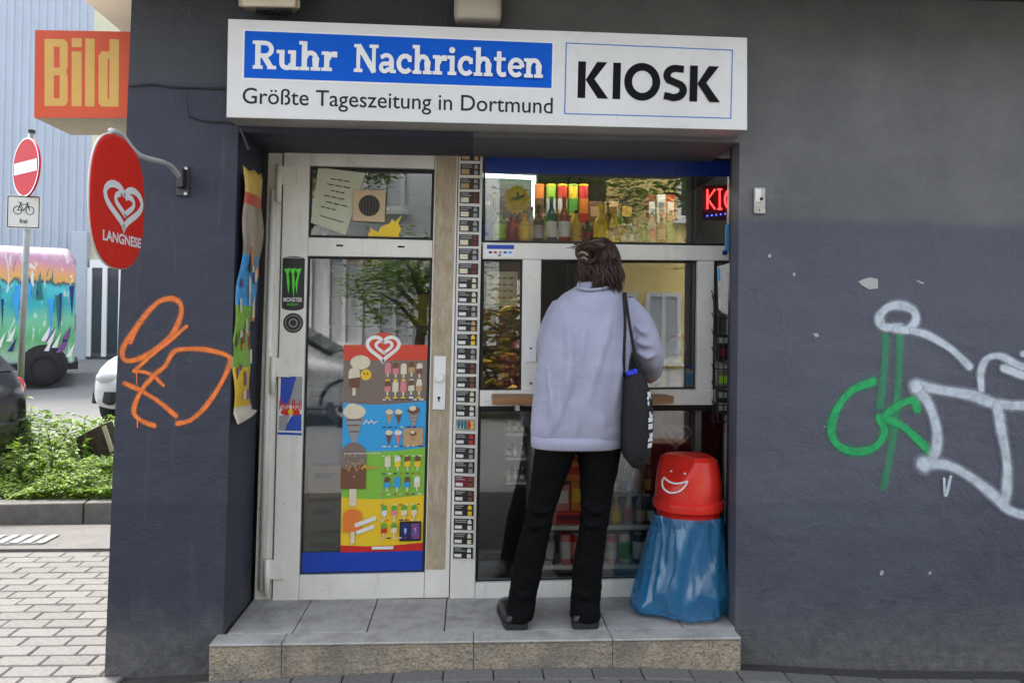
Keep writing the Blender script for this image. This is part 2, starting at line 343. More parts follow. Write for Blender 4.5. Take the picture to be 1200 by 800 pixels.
# ================================================================== MATERIALS OF THE PLACE
def wall_material():
    m, nt, b = new_mat('facade_paint'); v = objco(nt); sx = N(nt, 'SeparateXYZ'); nt.links.new(v, sx.inputs[0])
    def math2(op, a, c):
        n = N(nt, 'Math', operation=op)
        for s, q in ((n.inputs[0], a), (n.inputs[1], c)):
            if hasattr(q, 'is_output'): nt.links.new(q, s)
            else: s.default_value = q
        return n.outputs[0]
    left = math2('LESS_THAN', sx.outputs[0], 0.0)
    zb = math2('ADD', math2('MULTIPLY', left, .53), 1.90)                        # upper edge of the bluish coat
    wob = math2('MULTIPLY', math2('SUBTRACT', nz(nt, v, 2.5, 3), .5), .05)
    isup = ramp(nt, [(.48, 0), (.52, 1)], math2('ADD', math2('SUBTRACT', math2('ADD', sx.outputs[2], wob), zb), .5))
    low = ramp(nt, [(.485, 1), (.515, 0)], math2('ADD', math2('SUBTRACT', math2('ADD', sx.outputs[2], wob), .69), .5))
    blot = nz(nt, v, 2.4, 8, .72)
    grey = ramp(nt, [(.3, (.090, .091, .096)), (.7, (.158, .158, .160))], blot)
    blue = ramp(nt, [(.3, (.068, .073, .100)), (.7, (.098, .104, .136))], blot)
    dark = ramp(nt, [(.3, (.052, .058, .084)), (.7, (.074, .081, .110))], blot)
    c = mixc(nt, isup, mixc(nt, math2('MULTIPLY', low, .8), blue, dark), grey)
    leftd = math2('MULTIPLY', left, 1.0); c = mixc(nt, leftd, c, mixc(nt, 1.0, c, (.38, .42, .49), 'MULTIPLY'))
    c = mixc(nt, ramp(nt, [(.50, 0), (.62, .30)], nz(nt, objco(nt, (.45, .45, 2.6)), 1.6, 5, .6)), c, mixc(nt, 1.0, c, (1.35, 1.35, 1.32), 'MULTIPLY'))
    c = mixc(nt, ramp(nt, [(.55, 0), (.60, .25)], nz(nt, objco(nt, (1.1, 1.1, 1.1)), 1.3, 2, .4, .6)), c, mixc(nt, 1.0, c, (.72, .74, .78), 'MULTIPLY'))
    c = mixc(nt, ramp(nt, [(.60, 0), (.75, .22)], nz(nt, objco(nt, (9, 9, .8)), 2.2, 4)), c, (.16, .16, .17))   # pale rubs running down
    foot = ramp(nt, [(0.0, .85), (.30, 0)], math2('ADD', sx.outputs[2], math2('MULTIPLY', math2('SUBTRACT', nz(nt, v, 9, 5, .7), .5), .35)))
    c = mixc(nt, foot, c, mixc(nt, nz(nt, v, 26, 4), (.030, .030, .034), (.20, .195, .185)))       # splashed grime at the foot
    vo = N(nt, 'TexVoronoi'); vo.inputs['Scale'].default_value = 4.5; nt.links.new(objco(nt, (1, .0, 1)), vo.inputs['Vector'])
    chips = ramp(nt, [(.010, 1), (.016, 0)], vo.outputs['Distance']); c = mixc(nt, math2('MULTIPLY', chips, .75), c, (.5, .5, .5))
    scr = ramp(nt, [(.735, 0), (.75, .15)], nz(nt, objco(nt, (5, 5, 1.1)), 9, 2, .5, 1.5)); c = mixc(nt, scr, c, (.22, .22, .24))
    ve = N(nt, 'TexVoronoi', feature='DISTANCE_TO_EDGE'); ve.inputs['Scale'].default_value = 1.1; wv = N(nt, 'VectorMath', operation='ADD'); nd = N(nt, 'TexNoise'); nd.inputs['Scale'].default_value = 3.0; nd.inputs['Detail'].default_value = 5
    nt.links.new(v, nd.inputs['Vector']); nt.links.new(v, wv.inputs[0]); nt.links.new(nd.outputs['Color'], wv.inputs[1]); nt.links.new(wv.outputs[0], ve.inputs['Vector'])
    crk = math2('MULTIPLY', ramp(nt, [(.0, 1), (.006, 0)], ve.outputs['Distance']), ramp(nt, [(.56, 0), (.64, .45)], nz(nt, v, 1.7, 2))); c = mixc(nt, crk, c, (.02, .02, .022))
    nt.links.new(c, b.inputs['Base Color']); nt.links.new(ramp(nt, [(.3, .55), (.7, .78)], blot), b.inputs['Roughness'])
    h = math2('ADD', math2('MULTIPLY', nz(nt, v, 7, 6, .6), 1.6), math2('MULTIPLY', nz(nt, v, 110, 3), .35)); bump(nt, b, h, .6, .02)
wall_material()
def step_mats():
    m, nt, b = new_mat('washed_concrete'); v = objco(nt)
    vo = N(nt, 'TexVoronoi'); vo.inputs['Scale'].default_value = 105; nt.links.new(v, vo.inputs['Vector'])
    g = mixc(nt, .40, ramp(nt, [(.0, (.12, .10, .078)), (.35, (.36, .29, .20)), (.7, (.52, .45, .345)), (1, (.24, .21, .165))], vo.outputs['Color']), (.24, .205, .155))
    g = mixc(nt, ramp(nt, [(.4, 0), (.65, .75)], nz(nt, v, 5, 5, .65)), g, (.15, .14, .125))
    nt.links.new(g, b.inputs['Base Color']); b.inputs['Roughness'].default_value = .85; bump(nt, b, vo.outputs['Distance'], .6, .006)
    m, nt, b = new_mat('tread_stone'); v = objco(nt)
    c = ramp(nt, [(.25, (.32, .305, .28)), (.75, (.48, .465, .435))], nz(nt, v, 6, 7, .7)); c = mixc(nt, ramp(nt, [(.46, 0), (.66, .75)], nz(nt, v, 7, 7, .75)), c, (.17, .155, .135))
    c = mixc(nt, .25, c, ramp(nt, [(.4, .08), (.6, .5)], nz(nt, v, 240, 2)))
    nt.links.new(c, b.inputs['Base Color']); b.inputs['Roughness'].default_value = .7; bump(nt, b, nz(nt, v, 90, 4), .25, .004)
    m, nt, b = new_mat('paver_stone'); v = objco(nt); oi = N(nt, 'ObjectInfo')
    c = ramp(nt, [(.0, (.11, .107, .101)), (1, (.165, .16, .153))], oi.outputs['Random'])
    c = mixc(nt, .5, c, ramp(nt, [(.3, (.065, .062, .059)), (.7, (.19, .184, .176))], nz(nt, v, 40, 5, .7)))
    nt.links.new(c, b.inputs['Base Color']); b.inputs['Roughness'].default_value = .85; bump(nt, b, nz(nt, v, 160, 3), .3, .004)
    m, nt, b = new_mat('asphalt'); v = objco(nt)
    c = ramp(nt, [(.3, (.14, .138, .137)), (.7, (.20, .197, .194))], nz(nt, v, .6, 8, .7)); c = mixc(nt, .3, c, ramp(nt, [(.35, .05), (.65, .35)], nz(nt, v, 60, 3)))
    nt.links.new(c, b.inputs['Base Color']); b.inputs['Roughness'].default_value = .9
    m, nt, b = new_mat('frame_white'); v = objco(nt)          # old white plastic, grimy streaks
    c = ramp(nt, [(.3, (.70, .685, .63)), (.7, (.80, .79, .75))], nz(nt, v, 5, 6, .6))
    c = mixc(nt, ramp(nt, [(.55, 0), (.78, .38)], nz(nt, objco(nt, (6, 6, .7)), 3, 5, .7)), c, (.36, .30, .20))
    c = mixc(nt, ramp(nt, [(.66, 0), (.72, .5)], nz(nt, v, 34, 3, .7)), c, (.25, .2, .13))
    nt.links.new(c, b.inputs['Base Color']); b.inputs['Roughness'].default_value = .38; bump(nt, b, nz(nt, v, 30, 3), .06, .004)
    m, nt, b = new_mat('worn_tape'); v = objco(nt, (1, 1, .35))
    c = ramp(nt, [(.3, (.30, .235, .15)), (.7, (.50, .42, .31))], nz(nt, v, 26, 6, .75)); c = mixc(nt, ramp(nt, [(.55, 0), (.7, .7)], nz(nt, objco(nt, (1, 1, .12)), 40, 4, .7)), c, (.56, .5, .42))
    nt.links.new(c, b.inputs['Base Color']); b.inputs['Roughness'].default_value = .8; bump(nt, b, nz(nt, v, 90, 3), .5, .004)
    m, nt, b = new_mat('leaf'); oi = N(nt, 'NewGeometry'); 
    c = ramp(nt, [(0, (.06, .13, .014)), (.5, (.15, .28, .025)), (1, (.33, .45, .06))], oi.outputs['Random Per Island'])
    nt.links.new(c, b.inputs['Base Color']); b.inputs['Roughness'].default_value = .5
    tl = N(nt, 'BsdfTranslucent'); nt.links.new(c, tl.inputs[0]); mx = N(nt, 'MixShader'); mx.inputs[0].default_value = .35
    nt.links.new(b.outputs[0], mx.inputs[1]); nt.links.new(tl.outputs[0], mx.inputs[2]); nt.links.new(mx.outputs[0], nt.nodes['Material Output'].inputs[0])
step_mats()
glass_mat('glass', (.97, .985, .98), refl=.125, dust=.003)
glass_mat('glass_plain', (.9, .93, .93), refl=.07, dust=.01)
M('black', (.012, .012, .013), .5); M('gasket', (.016, .015, .014), .7); M('dark_metal', (.05, .05, .055), .45, .6, var=.3)
M('white', '#e6e6e4', .45); M('white_print', (.78, .80, .80), .4); M('ink', (.006, .006, .008), .7, spec=.15); M('inkgrey', (.03, .032, .036), .7, spec=.15)
M('sign_white', (.70, .70, .69), .32, var=.05, scale=3, dirt=((.45, .43, .38), .25)); M('sign_blue', (.002, .105, .60), .55, var=.03, spec=.15); M('thin_blue', (.03, .16, .5), .4)
M('alu', (.55, .54, .52), .4, .7, var=.15, scale=20); M('steel', (.42, .43, .43), .35, .9, var=.2)
M('bild_red', (.64, .075, .015), .5, var=.10, scale=5); M('bild_yellow', (.66, .40, .085), .45, var=.08, scale=7); M('old_cream', (.72, .62, .47), .5, var=.12, dirt=((.42, .30, .18), .35))
M('heart_red', (.70, .016, .005), .45, var=.06); M('soffit', (.62, .57, .54), .75, var=.10, scale=2.5, bmp=.2); M('render_upper', (.42, .40, .37), .85, var=.1, bmp=.3)
M('room_wall', (.26, .255, .24), .8, var=.1); M('room_floor', (.10, .095, .09), .5, var=.2); M('wood', (.30, .155, .065), .45, var=.3, scale=14, stretch=(.5, 4, 4)); M('shelf_white', (.7, .7, .69), .45, var=.05)
M('soil', (.05, .04, .028), .95, var=.4, scale=25, bmp=.8); M('kerb_stone', (.125, .118, .108), .9, var=.25, scale=14, bmp=.4, dirt=((.10, .095, .085), .5)); M('joint_sand', (.045, .042, .038), .95, var=.3, scale=30)
M('corrugated', (.40, .455, .53), .42, var=.05, scale=1.5); M('beige_plastic', (.52, .43, .29), .5, var=.15); M('lamp_white', (.52, .47, .40), .45, var=.08, scale=4)

# ================================================================== GROUND
GP = [(-1000, 0), (3, 0), (5.5, .08), (10.6, .29), (14.2, .6), (2000, .6)]
GX = [(-1000, -.004), (-1.5, -.004), (-1.04, .015), (-.4, .036), (.02, .05), (.6, .044), (1.13, .025), (1.7, -.015), (3, -.05), (1000, -.05)]
def interp(T, q):
    for (a, b), (c, d) in zip(T, T[1:]):
        if a <= q <= c: return b + (d - b) * (q - a) / (c - a)
def gz(x, y):
    w = max(0, min(1, (y + 2.2) / 1.4)) if y < 0 else max(0, 1 - y / .6)
    return interp(GP, y) + interp(GX, x) * w
def sheet(xs, ys, dz):
    mb = MB(); vs = [(x, y, gz(x, y) + dz) for y in ys for x in xs]; n = len(xs)
    mb.add(vs, [(j*n+i, j*n+i+1, (j+1)*n+i+1, (j+1)*n+i) for j in range(len(ys)-1) for i in range(n-1)]); return mb
fr = lambda a, b, n: [a + (b - a) * i / n for i in range(n + 1)]
struct(sheet([-900, -200, -60] + fr(-25, 12, 37) + [40, 150, 900], [-900, -200, -60, -30] + fr(-18, 16, 68) + [30, 80, 300, 900], -.035), 'ground', 'asphalt', smooth=True)
pav = struct(sheet(fr(-9, 6, 75), fr(-2.6, 2.36, 30), -.016), 'pavement', 'joint_sand', smooth=True)
# single paving blocks, laid in running bond along the facade
bm0 = MB(); hw, hd, ht, ch = .0985, .0485, .05, .006
bm0.rings([((0, 0, -ht), 1, 1)], 4, cap=False) if False else None
tv = [(-hw, -hd, -ht), (hw, -hd, -ht), (hw, hd, -ht), (-hw, hd, -ht), (-hw, -hd, -ch), (hw, -hd, -ch), (hw, hd, -ch), (-hw, hd, -ch), (-hw+ch, -hd+ch, 0), (hw-ch, -hd+ch, 0), (hw-ch, hd-ch, 0), (-hw+ch, hd-ch, 0)]
bm0.add(tv, [(0, 1, 5, 4), (1, 2, 6, 5), (2, 3, 7, 6), (3, 0, 4, 7), (4, 5, 9, 8), (5, 6, 10, 9), (6, 7, 11, 10), (7, 4, 8, 11), (8, 9, 10, 11)])
first = bm0.build('paving_block', 'paver_stone', pav); cnt = 0
for r in range(-5, 20):
    y = -.10 + r * .1005 - .05
    for c in range(-22, 16):
        x = c * .2005 + (.1 if r % 2 else 0)
        if y > -.12 and x > -1.40: continue
        if x > 2.3 or (y < -.25 and (x < -2.3 or x > 2.3)): continue
        if y > 1.75: continue
        v = Vector((x, y, 0)) - CAM; dp = v.dot(FW); px = PPX + F * v.dot(RT) / dp if dp > .3 else -999
        if px < -40 or px > 1240: continue
        o = first if cnt == 0 else first.copy()
        if cnt: COL.objects.link(o)
        cnt += 1
        o.location = (x, y, gz(x, y) + random.uniform(-.002, .002)); o.rotation_euler = (random.uniform(-.012, .012), math.atan2(gz(x, y) - gz(x + .1, y), .1) + random.uniform(-.01, .01), random.uniform(-.01, .01))
# smooth concrete strip and drain cover beside the kerb
mb = MB()
mb.hexa([Vector((-9, 1.78, .0)), Vector((-1.2, 1.78, .0)), Vector((-1.2, 2.36, .0)), Vector((-9, 2.36, .0))], [Vector((-9, 1.78, -.06)), Vector((-1.2, 1.78, -.06)), Vector((-1.2, 2.36, -.06)), Vector((-9, 2.36, -.06))])
mb.build('gutter_strip', M('gutter_concrete', (.13, .124, .118), .9, var=.15, scale=8, bmp=.3), pav)
dc = G(8, 632, .004); t = thing('drain_cover', 'small grey metal drain cover in the paving near the kerb', 'drain', (dc.x, dc.y, 0))
mb = MB(); mb.box(dc.x-.3, dc.x+.28, dc.y-.11, dc.y+.11, -.03, .005); mb.build('cover_plate', 'dark_metal', t)
for i in range(7):
    mb = MB(); x = dc.x - .27 + i * .085; mb.box(x, x + .045, dc.y - .09, dc.y + .09, .005, .011); mb.build('bar', 'steel', t)
# kerb stones along the planted bed
ka, kb = G(-60, 614, 0), G(150, 609.5, 0); kd = (kb - ka); kd.z = 0; klen = 1.0; kdir = kd.normalized(); kn = Vector((-kdir.y, kdir.x, 0))
kt = thing('kerb', 'low stone kerb edging the green planted bed', 'kerb', (ka.x, ka.y, 0))
p0 = G(98, 611, 0); off = -2 * klen
for i in range(8):
    a = p0 + kdir * (off + i * klen); b = a + kdir * (klen - .008)
    if a.x > -1.52: break
    if i == 0: a = p0 + kdir * (off + .62)
    if b.x > -1.50: b = a + kdir * ((-1.50 - a.x) / kdir.x)
    mb = MB(); q = [a + Vector((0, 0, .135)), b + Vector((0, 0, .135)), b + Vector((0, 0, -.05)), a + Vector((0, 0, -.05))]
    mb.hexa(q, [p + kn * .16 for p in q]); mb.build('kerb_stone', 'kerb_stone', kt, bevel=.012)
# planted bed
mb = MB(); xs = fr(-3.3, -1.5, 30); ys = fr(2.5, 5.2, 12); n = len(xs)
bedz = lambda x, y: gz(x, y) + .10 + .04 * noise.noise(Vector((x * 1.5, y * 1.5, 0)))
mb.add([(x - max(0, (-1.5 - x) / 1.8) * (y - 2.5) * 1.1, y, bedz(x, y)) for y in ys for x in xs], [(j*n+i, j*n+i+1, (j+1)*n+i+1, (j+1)*n+i) for j in range(len(ys)-1) for i in range(n-1)])
struct(mb, 'planting_soil', 'soil', smooth=True)

# ================================================================== KIOSK BUILDING
FY = .38
bld = thing('corner_building', 'dark anthracite painted corner building with the kiosk opening', 'building', (0, 0, 0))
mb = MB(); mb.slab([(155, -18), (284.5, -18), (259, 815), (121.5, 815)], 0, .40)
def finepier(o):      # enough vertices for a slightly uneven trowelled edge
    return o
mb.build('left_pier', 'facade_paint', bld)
nibT, nibB = U(868.5, -18, 0), U(860.5, 815, 0)
mb = MB(); rx = 6.0
mb.hexa([nibT, Vector((rx, 0, nibT.z)), Vector((rx, 0, -.2)), Vector((nibB.x, 0, -.2))], [nibT + Vector((0, .10, 0)), Vector((rx, .10, nibT.z)), Vector((rx, .10, -.2)), Vector((nibB.x, .10, -.2))])
mb.build('right_wall', 'facade_paint', bld)
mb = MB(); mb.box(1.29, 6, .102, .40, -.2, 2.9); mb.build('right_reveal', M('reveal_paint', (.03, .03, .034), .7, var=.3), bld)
zl = U(600, 159, 0).z
mb = MB(); a, a2, n2 = U(284.5, -18, 0), U(279.8, 159, 0), U(866.8, 159, 0); mb.hexa([a, nibT, Vector((n2.x, 0, zl - .01)), Vector((a2.x, 0, zl - .01))], [p + Vector((0, .40, 0)) for p in (a, nibT, Vector((n2.x, 0, zl - .01)), Vector((a2.x, 0, zl - .01)))]); mb.build('lintel', 'facade_paint', bld)
mb = MB(); mb.box(-1.44, -1.2, .402, 5, -.2, 2.884); mb.build('side_wall', M('side_paint', (.35, .33, .31), .8, var=.1), bld)
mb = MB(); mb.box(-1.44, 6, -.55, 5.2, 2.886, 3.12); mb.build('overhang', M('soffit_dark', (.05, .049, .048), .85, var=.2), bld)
mb = MB(); mb.box(-1.765, -1.442, -.55, 5.2, 2.886, 3.12); mb.build('corner_soffit', 'soffit', bld, bevel=.01)
mb = MB(); mb.box(-1.74, 6, -.52, 5.2, 3.121, 8.2); mb.build('upper_storey', 'render_upper', bld)
# room behind the shop front
mb = MB()
mb.box(-1.19, 1.6, 2.8, 2.9, .1, 2.45); mb.box(-1.19, -1.1, .46, 2.8, .1, 2.45); mb.box(1.5, 1.6, .46, 2.8, .1, 2.45); mb.box(-1.1, 1.5, .41, 2.8, 2.36, 2.45)
mb.build('shop_room', 'room_wall', bld)
mb = MB(); mb.box(-1.1, 1.5, .46, 2.8, .05, .155); mb.build('shop_floor', 'room_floor', bld)
# roller shutter box and guides
mb = MB(); q = [(316, 151), (866, 160), (866, 172), (316, 160)]
mb.slab([(317, 149.5), (860, 158), (860, 171), (317, 158.5)], FY - .10, .09); mb.build('shutter_box', M('shutter_dark', (.020, .020, .021), .5, var=.2), bld, bevel=.004)
mb = MB(); mb.slab([(860, 170), (868, 170), (861, 738), (853, 738)], .105, .05); mb.build('shutter_guide', 'shutter_dark', bld)
# wires stapled to the pier
for pts, r in (([(151, 101), (165, 100), (180, 99), (200, 102), (225, 103), (268, 104)], .004), ([(217, 108), (219, 128), (221, 136)], .002), ([(222, 137), (240, 142), (262, 143), (282, 146)], .0035), ([(283, 152), (292, 176), (288, 165)], .006)):
    mb = MB(); mb.tube([U(x, y, -.006) for x, y in pts], r, 6, smooth=4); mb.build('cable', 'dark_metal', bld)

# ------------------------------------------------------------------ entrance step
stp = thing('entrance_step', 'concrete step with pebbled front below the kiosk door', 'step', (0, -.1, 0))
ztr = .160; sx0, sx1 = U(245, 752, -.1).x, U(868.5, 745, -.1).x
cuts = [sx0] + [U(x, 760, -.1).x for x in (330, 555, 718)] + [sx1]
for a, b in zip(cuts, cuts[1:]):
    mb = MB(); mb.box(a + .0006, b - .0006, -.1, -.02, -.06, ztr - .012); mb.build('riser_block', 'washed_concrete', stp, bevel=.004)
    mb = MB(); mb.box(a + .001, b - .001, -.106, -.0, ztr - .0118, ztr); mb.build('nosing', 'tread_stone', stp, bevel=.005)
tc = [U(258, 735, 0).x] + [U(x, 722, .15).x for x in (352, 435, 522, 612, 705, 790)] + [1.285]
for i, (a, b) in enumerate(zip(tc, tc[1:])):
    mb = MB(); z = ztr - .001 + random.uniform(-.001, .001); mb.box(max(a, -1.0) + .002, b - .002, .001, .46, -.02, z); mb.build('tread_slab', 'tread_stone', stp, bevel=.003)

# ================================================================== SIGN BOX OVER THE DOOR
q = [(267, 22), (876, 44), (876, 153), (265, 138)]; YS = -.14
sg = thing('lightbox_sign', 'long white lightbox sign with blue title band and black lettering above the opening', 'sign', (U(570, 90, 0).x, 0, U(570, 148, 0).z))
mb = MB(); mb.slab(q, YS + .004, .136); mb.build('case', M('case_alu', (.46, .45, .43), .45, .3, var=.15, scale=6), sg, bevel=.004)
mb = MB(); mb.slab([(267.6, 22.6), (875.4, 44.6), (875.4, 152.4), (265.6, 137.4)], YS, .0035); mb.build('face', 'sign_white', sg)
A = Art(quad([(0, 0), (0, 0), (0, 0), (0, 0)], YS))
A = Art(quad([(287, 36.3), (647.5, 51), (646.3, 103.6), (285.8, 91.4)], YS - .0004))
A.lay('white_print', rc(-.006, -.035, 1.006, 1.035)); A.lay('sign_blue', rc(0, 0, 1, 1))
lay_run(A, 'white_print', 'Ruhr', serif_glyph, .026, .298, .20, .80, gap=.015); lay_run(A, 'white_print', 'Nachrichten', serif_glyph, .352, .972, .195, .80, gap=.015)
A.build('title_print', sg)
A = Art(quad([(284.5, 101), (648, 113), (647.5, 140), (284, 128)], YS - .0004)); 
tv_, tf_ = text('Größte Tageszeitung in Dortmund', .006); iv = sorted((min(tv_[i][0] for i in f), max(tv_[i][0] for i in f)) for f in tf_); cuts_ = [-1]; hi = iv[0][1]
for a, b in iv:
    if a - hi > .014: cuts_.append((a + hi) / 2)
    hi = max(hi, b)
cuts_.append(2); qc = A.c
for c0, c1 in zip(cuts_, cuts_[1:]):
    A = Art(qc); A.mesh('inkgrey', (tv_, [f for f in tf_ if c0 < tv_[f[0]][0] < c1]), 0, .06, 1, .98); o = A.build('word_print', sg)
    b_ = bmesh.new(); b_.from_mesh(o.data); bmesh.ops.delete(b_, geom=[v_ for v_ in b_.verts if not v_.link_faces], context='VERTS'); b_.to_mesh(o.data); b_.free()
A = Art(quad([(663, 50), (859, 58.5), (857, 139.5), (661, 134)], YS - .0004))
for r_ in (rc(0, 0, 1, .016), rc(0, .984, 1, 1), rc(0, .016, .007, .984), rc(.993, .016, 1, .984)): A.lay('thin_blue', r_, same=True)
lay_run(A, 'ink', 'KIOSK', grot_glyph, .068, .932, .255, .768, gap=.03); A.build('kiosk_print', sg)
# small fittings above the sign
t = thing('wall_floodlight', 'beige ribbed floodlight housing above the left end of the sign', 'lamp', U(312, 0, 0))
mb = MB(); mb.slab([(283, -26), (346, -26), (346, 8), (284, 7)], -.16, .02); mb.build('lamp_glass', 'old_cream', t, bevel=.004)
mb = MB(); a = quad([(278, -30), (352, -30), (352, 10), (279, 8)], -.138); b = quad([(296, -30), (346, -30), (346, 17), (298, 16)], -.02); mb.hexa(a, b); mb.build('housing', 'beige_plastic', t, bevel=.006)
for i in range(12):
    mb = MB(); x = 300 + i * 3.6; mb.hexa(quad([(x, 9), (x + 1.6, 9), (x + 1.6, 12), (x, 12)], -.145), quad([(x, 12), (x + 1.6, 12), (x + 1.6, 17.5), (x, 17.5)], -.03)); mb.build('cooling_fin', 'dark_metal', t)
t = thing('wall_lamp', 'rounded cream lamp cover standing above the middle of the sign', 'lamp', U(560, 0, 0))
c = U(560, 0, -.06); mb = MB(); mb.rings([(c + Vector((0, 0, -.100)), .080, .045, 4), (c + Vector((0, 0, -.094)), .093, .055, 4), (c + Vector((0, 0, -.07)), .099, .058, 4), (c + Vector((0, 0, .12)), .097, .058, 4), (c + Vector((0, 0, .14)), .08, .04, 4)], 28)
mb.build('lamp_cover', 'lamp_white', t, smooth=True)
mb = MB(); mb.box(c.x - .05, c.x + .05, -.012, 0, c.z - .08, c.z + .1); mb.build('back_plate', 'alu', t)

# ------------------------------------------------------------------ cube sign and round flag sign at the corner
q = [(40.5, 35), (153, 37), (152, 139), (39.5, 138.5)]; Yb = .06
bs = thing('newspaper_sign', 'orange red cube lightbox sign with yellow lettering at the building corner', 'sign', U(96, 139, .2))
a = quad(q, Yb + .004); mb = MB(); mb.hexa(a, [p + Vector((0, .30, 0)) for p in a]); mb.build('case', 'old_cream', bs, bevel=.006)
mb = MB(); mb.slab([(41, 35.4), (152.6, 37.4), (151.6, 138.4), (40, 138)], Yb, .003); mb.build('face', 'bild_red', bs)
A = Art(quad([(50.5, 44), (141, 46.5), (140.5, 127), (50.5, 126)], Yb - .0003))
def blk(x0, y0, x1, y1): return rc(x0, y0, x1, y1)
yl = 'bild_yellow'
B0 = [blk(.02, .02, .14, .98), blk(.14, .02, .27, .13), blk(.14, .43, .27, .54), blk(.14, .87, .27, .98), [(.215, .13), (.215, .02), (.27, .02), (.315, .06), (.32, .12), (.32, .42), (.30, .48), (.215, .5)], [(.215, .5), (.30, .48), (.32, .55), (.32, .9), (.30, .96), (.27, .98), (.215, .98)]]
for p in B0: A.k += .2; A.lay(yl, p, same=True)
for p in (blk(.37, .0, .50, .13), blk(.37, .19, .50, .98), blk(.545, .0, .67, .98)): A.lay(yl, p, same=True)
for p in (blk(.86, .0, .985, .98), [(.72, .24), (.76, .18), (.86, .18), (.86, .29), (.84, .29), (.84, .98), (.76, .98), (.72, .93)], blk(.80, .87, .86, .98)): A.k += .2; A.lay(yl, p, same=True)
A.build('lettering', bs)
A = Art(quad([(50.5, 44), (141, 46.5), (140.5, 127), (50.5, 126)], Yb - .0022)); A.lay('bild_red', blk(.775, .29, .835, .86)) if False else None
# flag sign: plate perpendicular to the wall
xb = U(215, 212, 0).x
lp = [(-.405, .0), (-.84, .0)]
fl = thing('ice_cream_sign', 'red oval ice cream sign with white heart hanging from a curved arm', 'sign', (xb, 0, U(215, 215, 0).z))
def onx(px, py, X):      # point of the plane X seen at a pixel
    d = ray(px, py); return CAM + d * ((X - CAM.x) / d.x)
c1, c2 = onx(103.5, 236, xb), onx(167.5, 240, xb); yc = (c1.y + c2.y) / 2; ryy = abs(c1.y - c2.y) / 2
zt, zbm = onx(133, 157, xb).z, onx(142, 315, xb).z; zc = (zt + zbm) / 2; rzz = (zt - zbm) / 2
def oval(s, X, n=56):
    r = []
    for i in range(n):
        t_ = 2 * math.pi * i / n; ca, sa = math.cos(t_), math.sin(t_); k = (abs(ca) ** 2.5 + abs(sa) ** 2.5) ** (-1/2.5); r.append(Vector((X, yc + ryy * s * ca * k, zc + rzz * s * sa * k)))
    return r
n = 56; mb = MB(); rl = [oval(.965, xb + .007), oval(1.0, xb + .005), oval(1.0, xb - .005), oval(.965, xb - .007)]
mb.add(sum(rl, []), [tuple(range(n)), tuple(range(4*n-1, 3*n-1, -1))] + [(j*n+i, j*n+(i+1) % n, (j+1)*n+(i+1) % n, (j+1)*n+i) for j in range(3) for i in range(n)])
mb.build('plate', 'heart_red', fl, bevel=0, smooth=False)
rim = MB(); pts = oval(1.004, xb); rim.tube(pts + [pts[0]], .0035, 6); rim.build('rim', M('rim_grey', (.6, .58, .56), .4), fl, smooth=True)
X_ = xb + .0076; tl, tr = Vector((X_, yc - ryy, zt)), Vector((X_, yc + ryy, zt)); A = Art([tl, tr, tr + Vector((0, 0, zbm - zt)), tl + Vector((0, 0, zbm - zt))], Vector((.0004, 0, 0)))
heart_logo(A, 'white_print', .58, .505, .195, .060, 1.8); A.mesh('white_print', text('LANGNESE', .03), .20, .735, .92, .815); A.build('heart_print', fl)
mb = MB(); mb.tube([Vector((xb, -.01, U(215, 212, 0).z)), Vector((xb, -.16, U(215, 212, 0).z + .035)), Vector((xb, yc + .16, zt - .028)), Vector((xb, yc + .02, zt + .010)), Vector((xb, yc - .06, zt + .006))], .010, 8, smooth=5); mb.build('arm', M('arm_white', (.62, .61, .60), .4, .2), fl, smooth=True)
bz = U(216, 212, 0); mb = MB(); mb.box(bz.x - .030, bz.x + .022, -.012, 0, bz.z - .065, bz.z + .06); mb.box(bz.x - .016, bz.x + .012, -.05, -.012, bz.z - .035, bz.z + .045); mb.build('bracket', 'dark_metal', fl, bevel=.003)
for dz in (-.055, .05):
    mb = MB(); mb.disc((bz.x + .01, -.013, bz.z + dz), .007, (0, -1, 0), .006, 8); mb.build('bolt', 'steel', fl)

# ================================================================== SHOP DOOR
xl = lambda y: 363.5 - 14 * (y - 168.8) / 535.2
xr = lambda y: 510 - 13 * (y - 172) / 528.5
dr = thing('shop_door', 'white plastic glazed shop door with a worn beige strip on its lock side', 'door', (U(420, 704, FY).x, FY, U(420, 704, FY).z))
def part(name, q, Y, t, mat, par, bevel=.004):
    mb = MB(); mb.slab(q, Y, t); return mb.build(name, mat, par, bevel=bevel)
part('stile', [(333, 168), (xl(168.8), 168.8), (xl(704), 704), (319, 704.5)], FY, .06, 'frame_white', dr)
part('stile', [(xr(172), 172), (537, 173), (526, 700), (xr(700.5), 700.5)], FY, .06, 'frame_white', dr)
part('top_rail', [(xl(168.8) + .3, 168.8), (xr(172) - .3, 172), (xr(198) - .3, 198), (xl(194) + .3, 194)], FY + .002, .056, 'frame_white', dr)
part('mid_rail', [(xl(278) + .3, 278), (xr(281.5) - .3, 281.5), (xr(302) - .3, 302), (xl(300) + .3, 300)], FY + .002, .056, 'frame_white', dr)
part('bottom_rail', [(xl(674) + .3, 674), (xr(671) - .3, 671), (xr(700.5) - .3, 700.3), (xl(704) + .3, 703.7)], FY + .002, .056, 'frame_white', dr)
for x, y in ((398, 287.5), (470, 289)):
    part('drain_slot', [(x - 4, y - 1), (x + 4, y - .8), (x + 4, y + 1.2), (x - 4, y + 1)], FY + .0005, .003, 'ink', dr, 0)
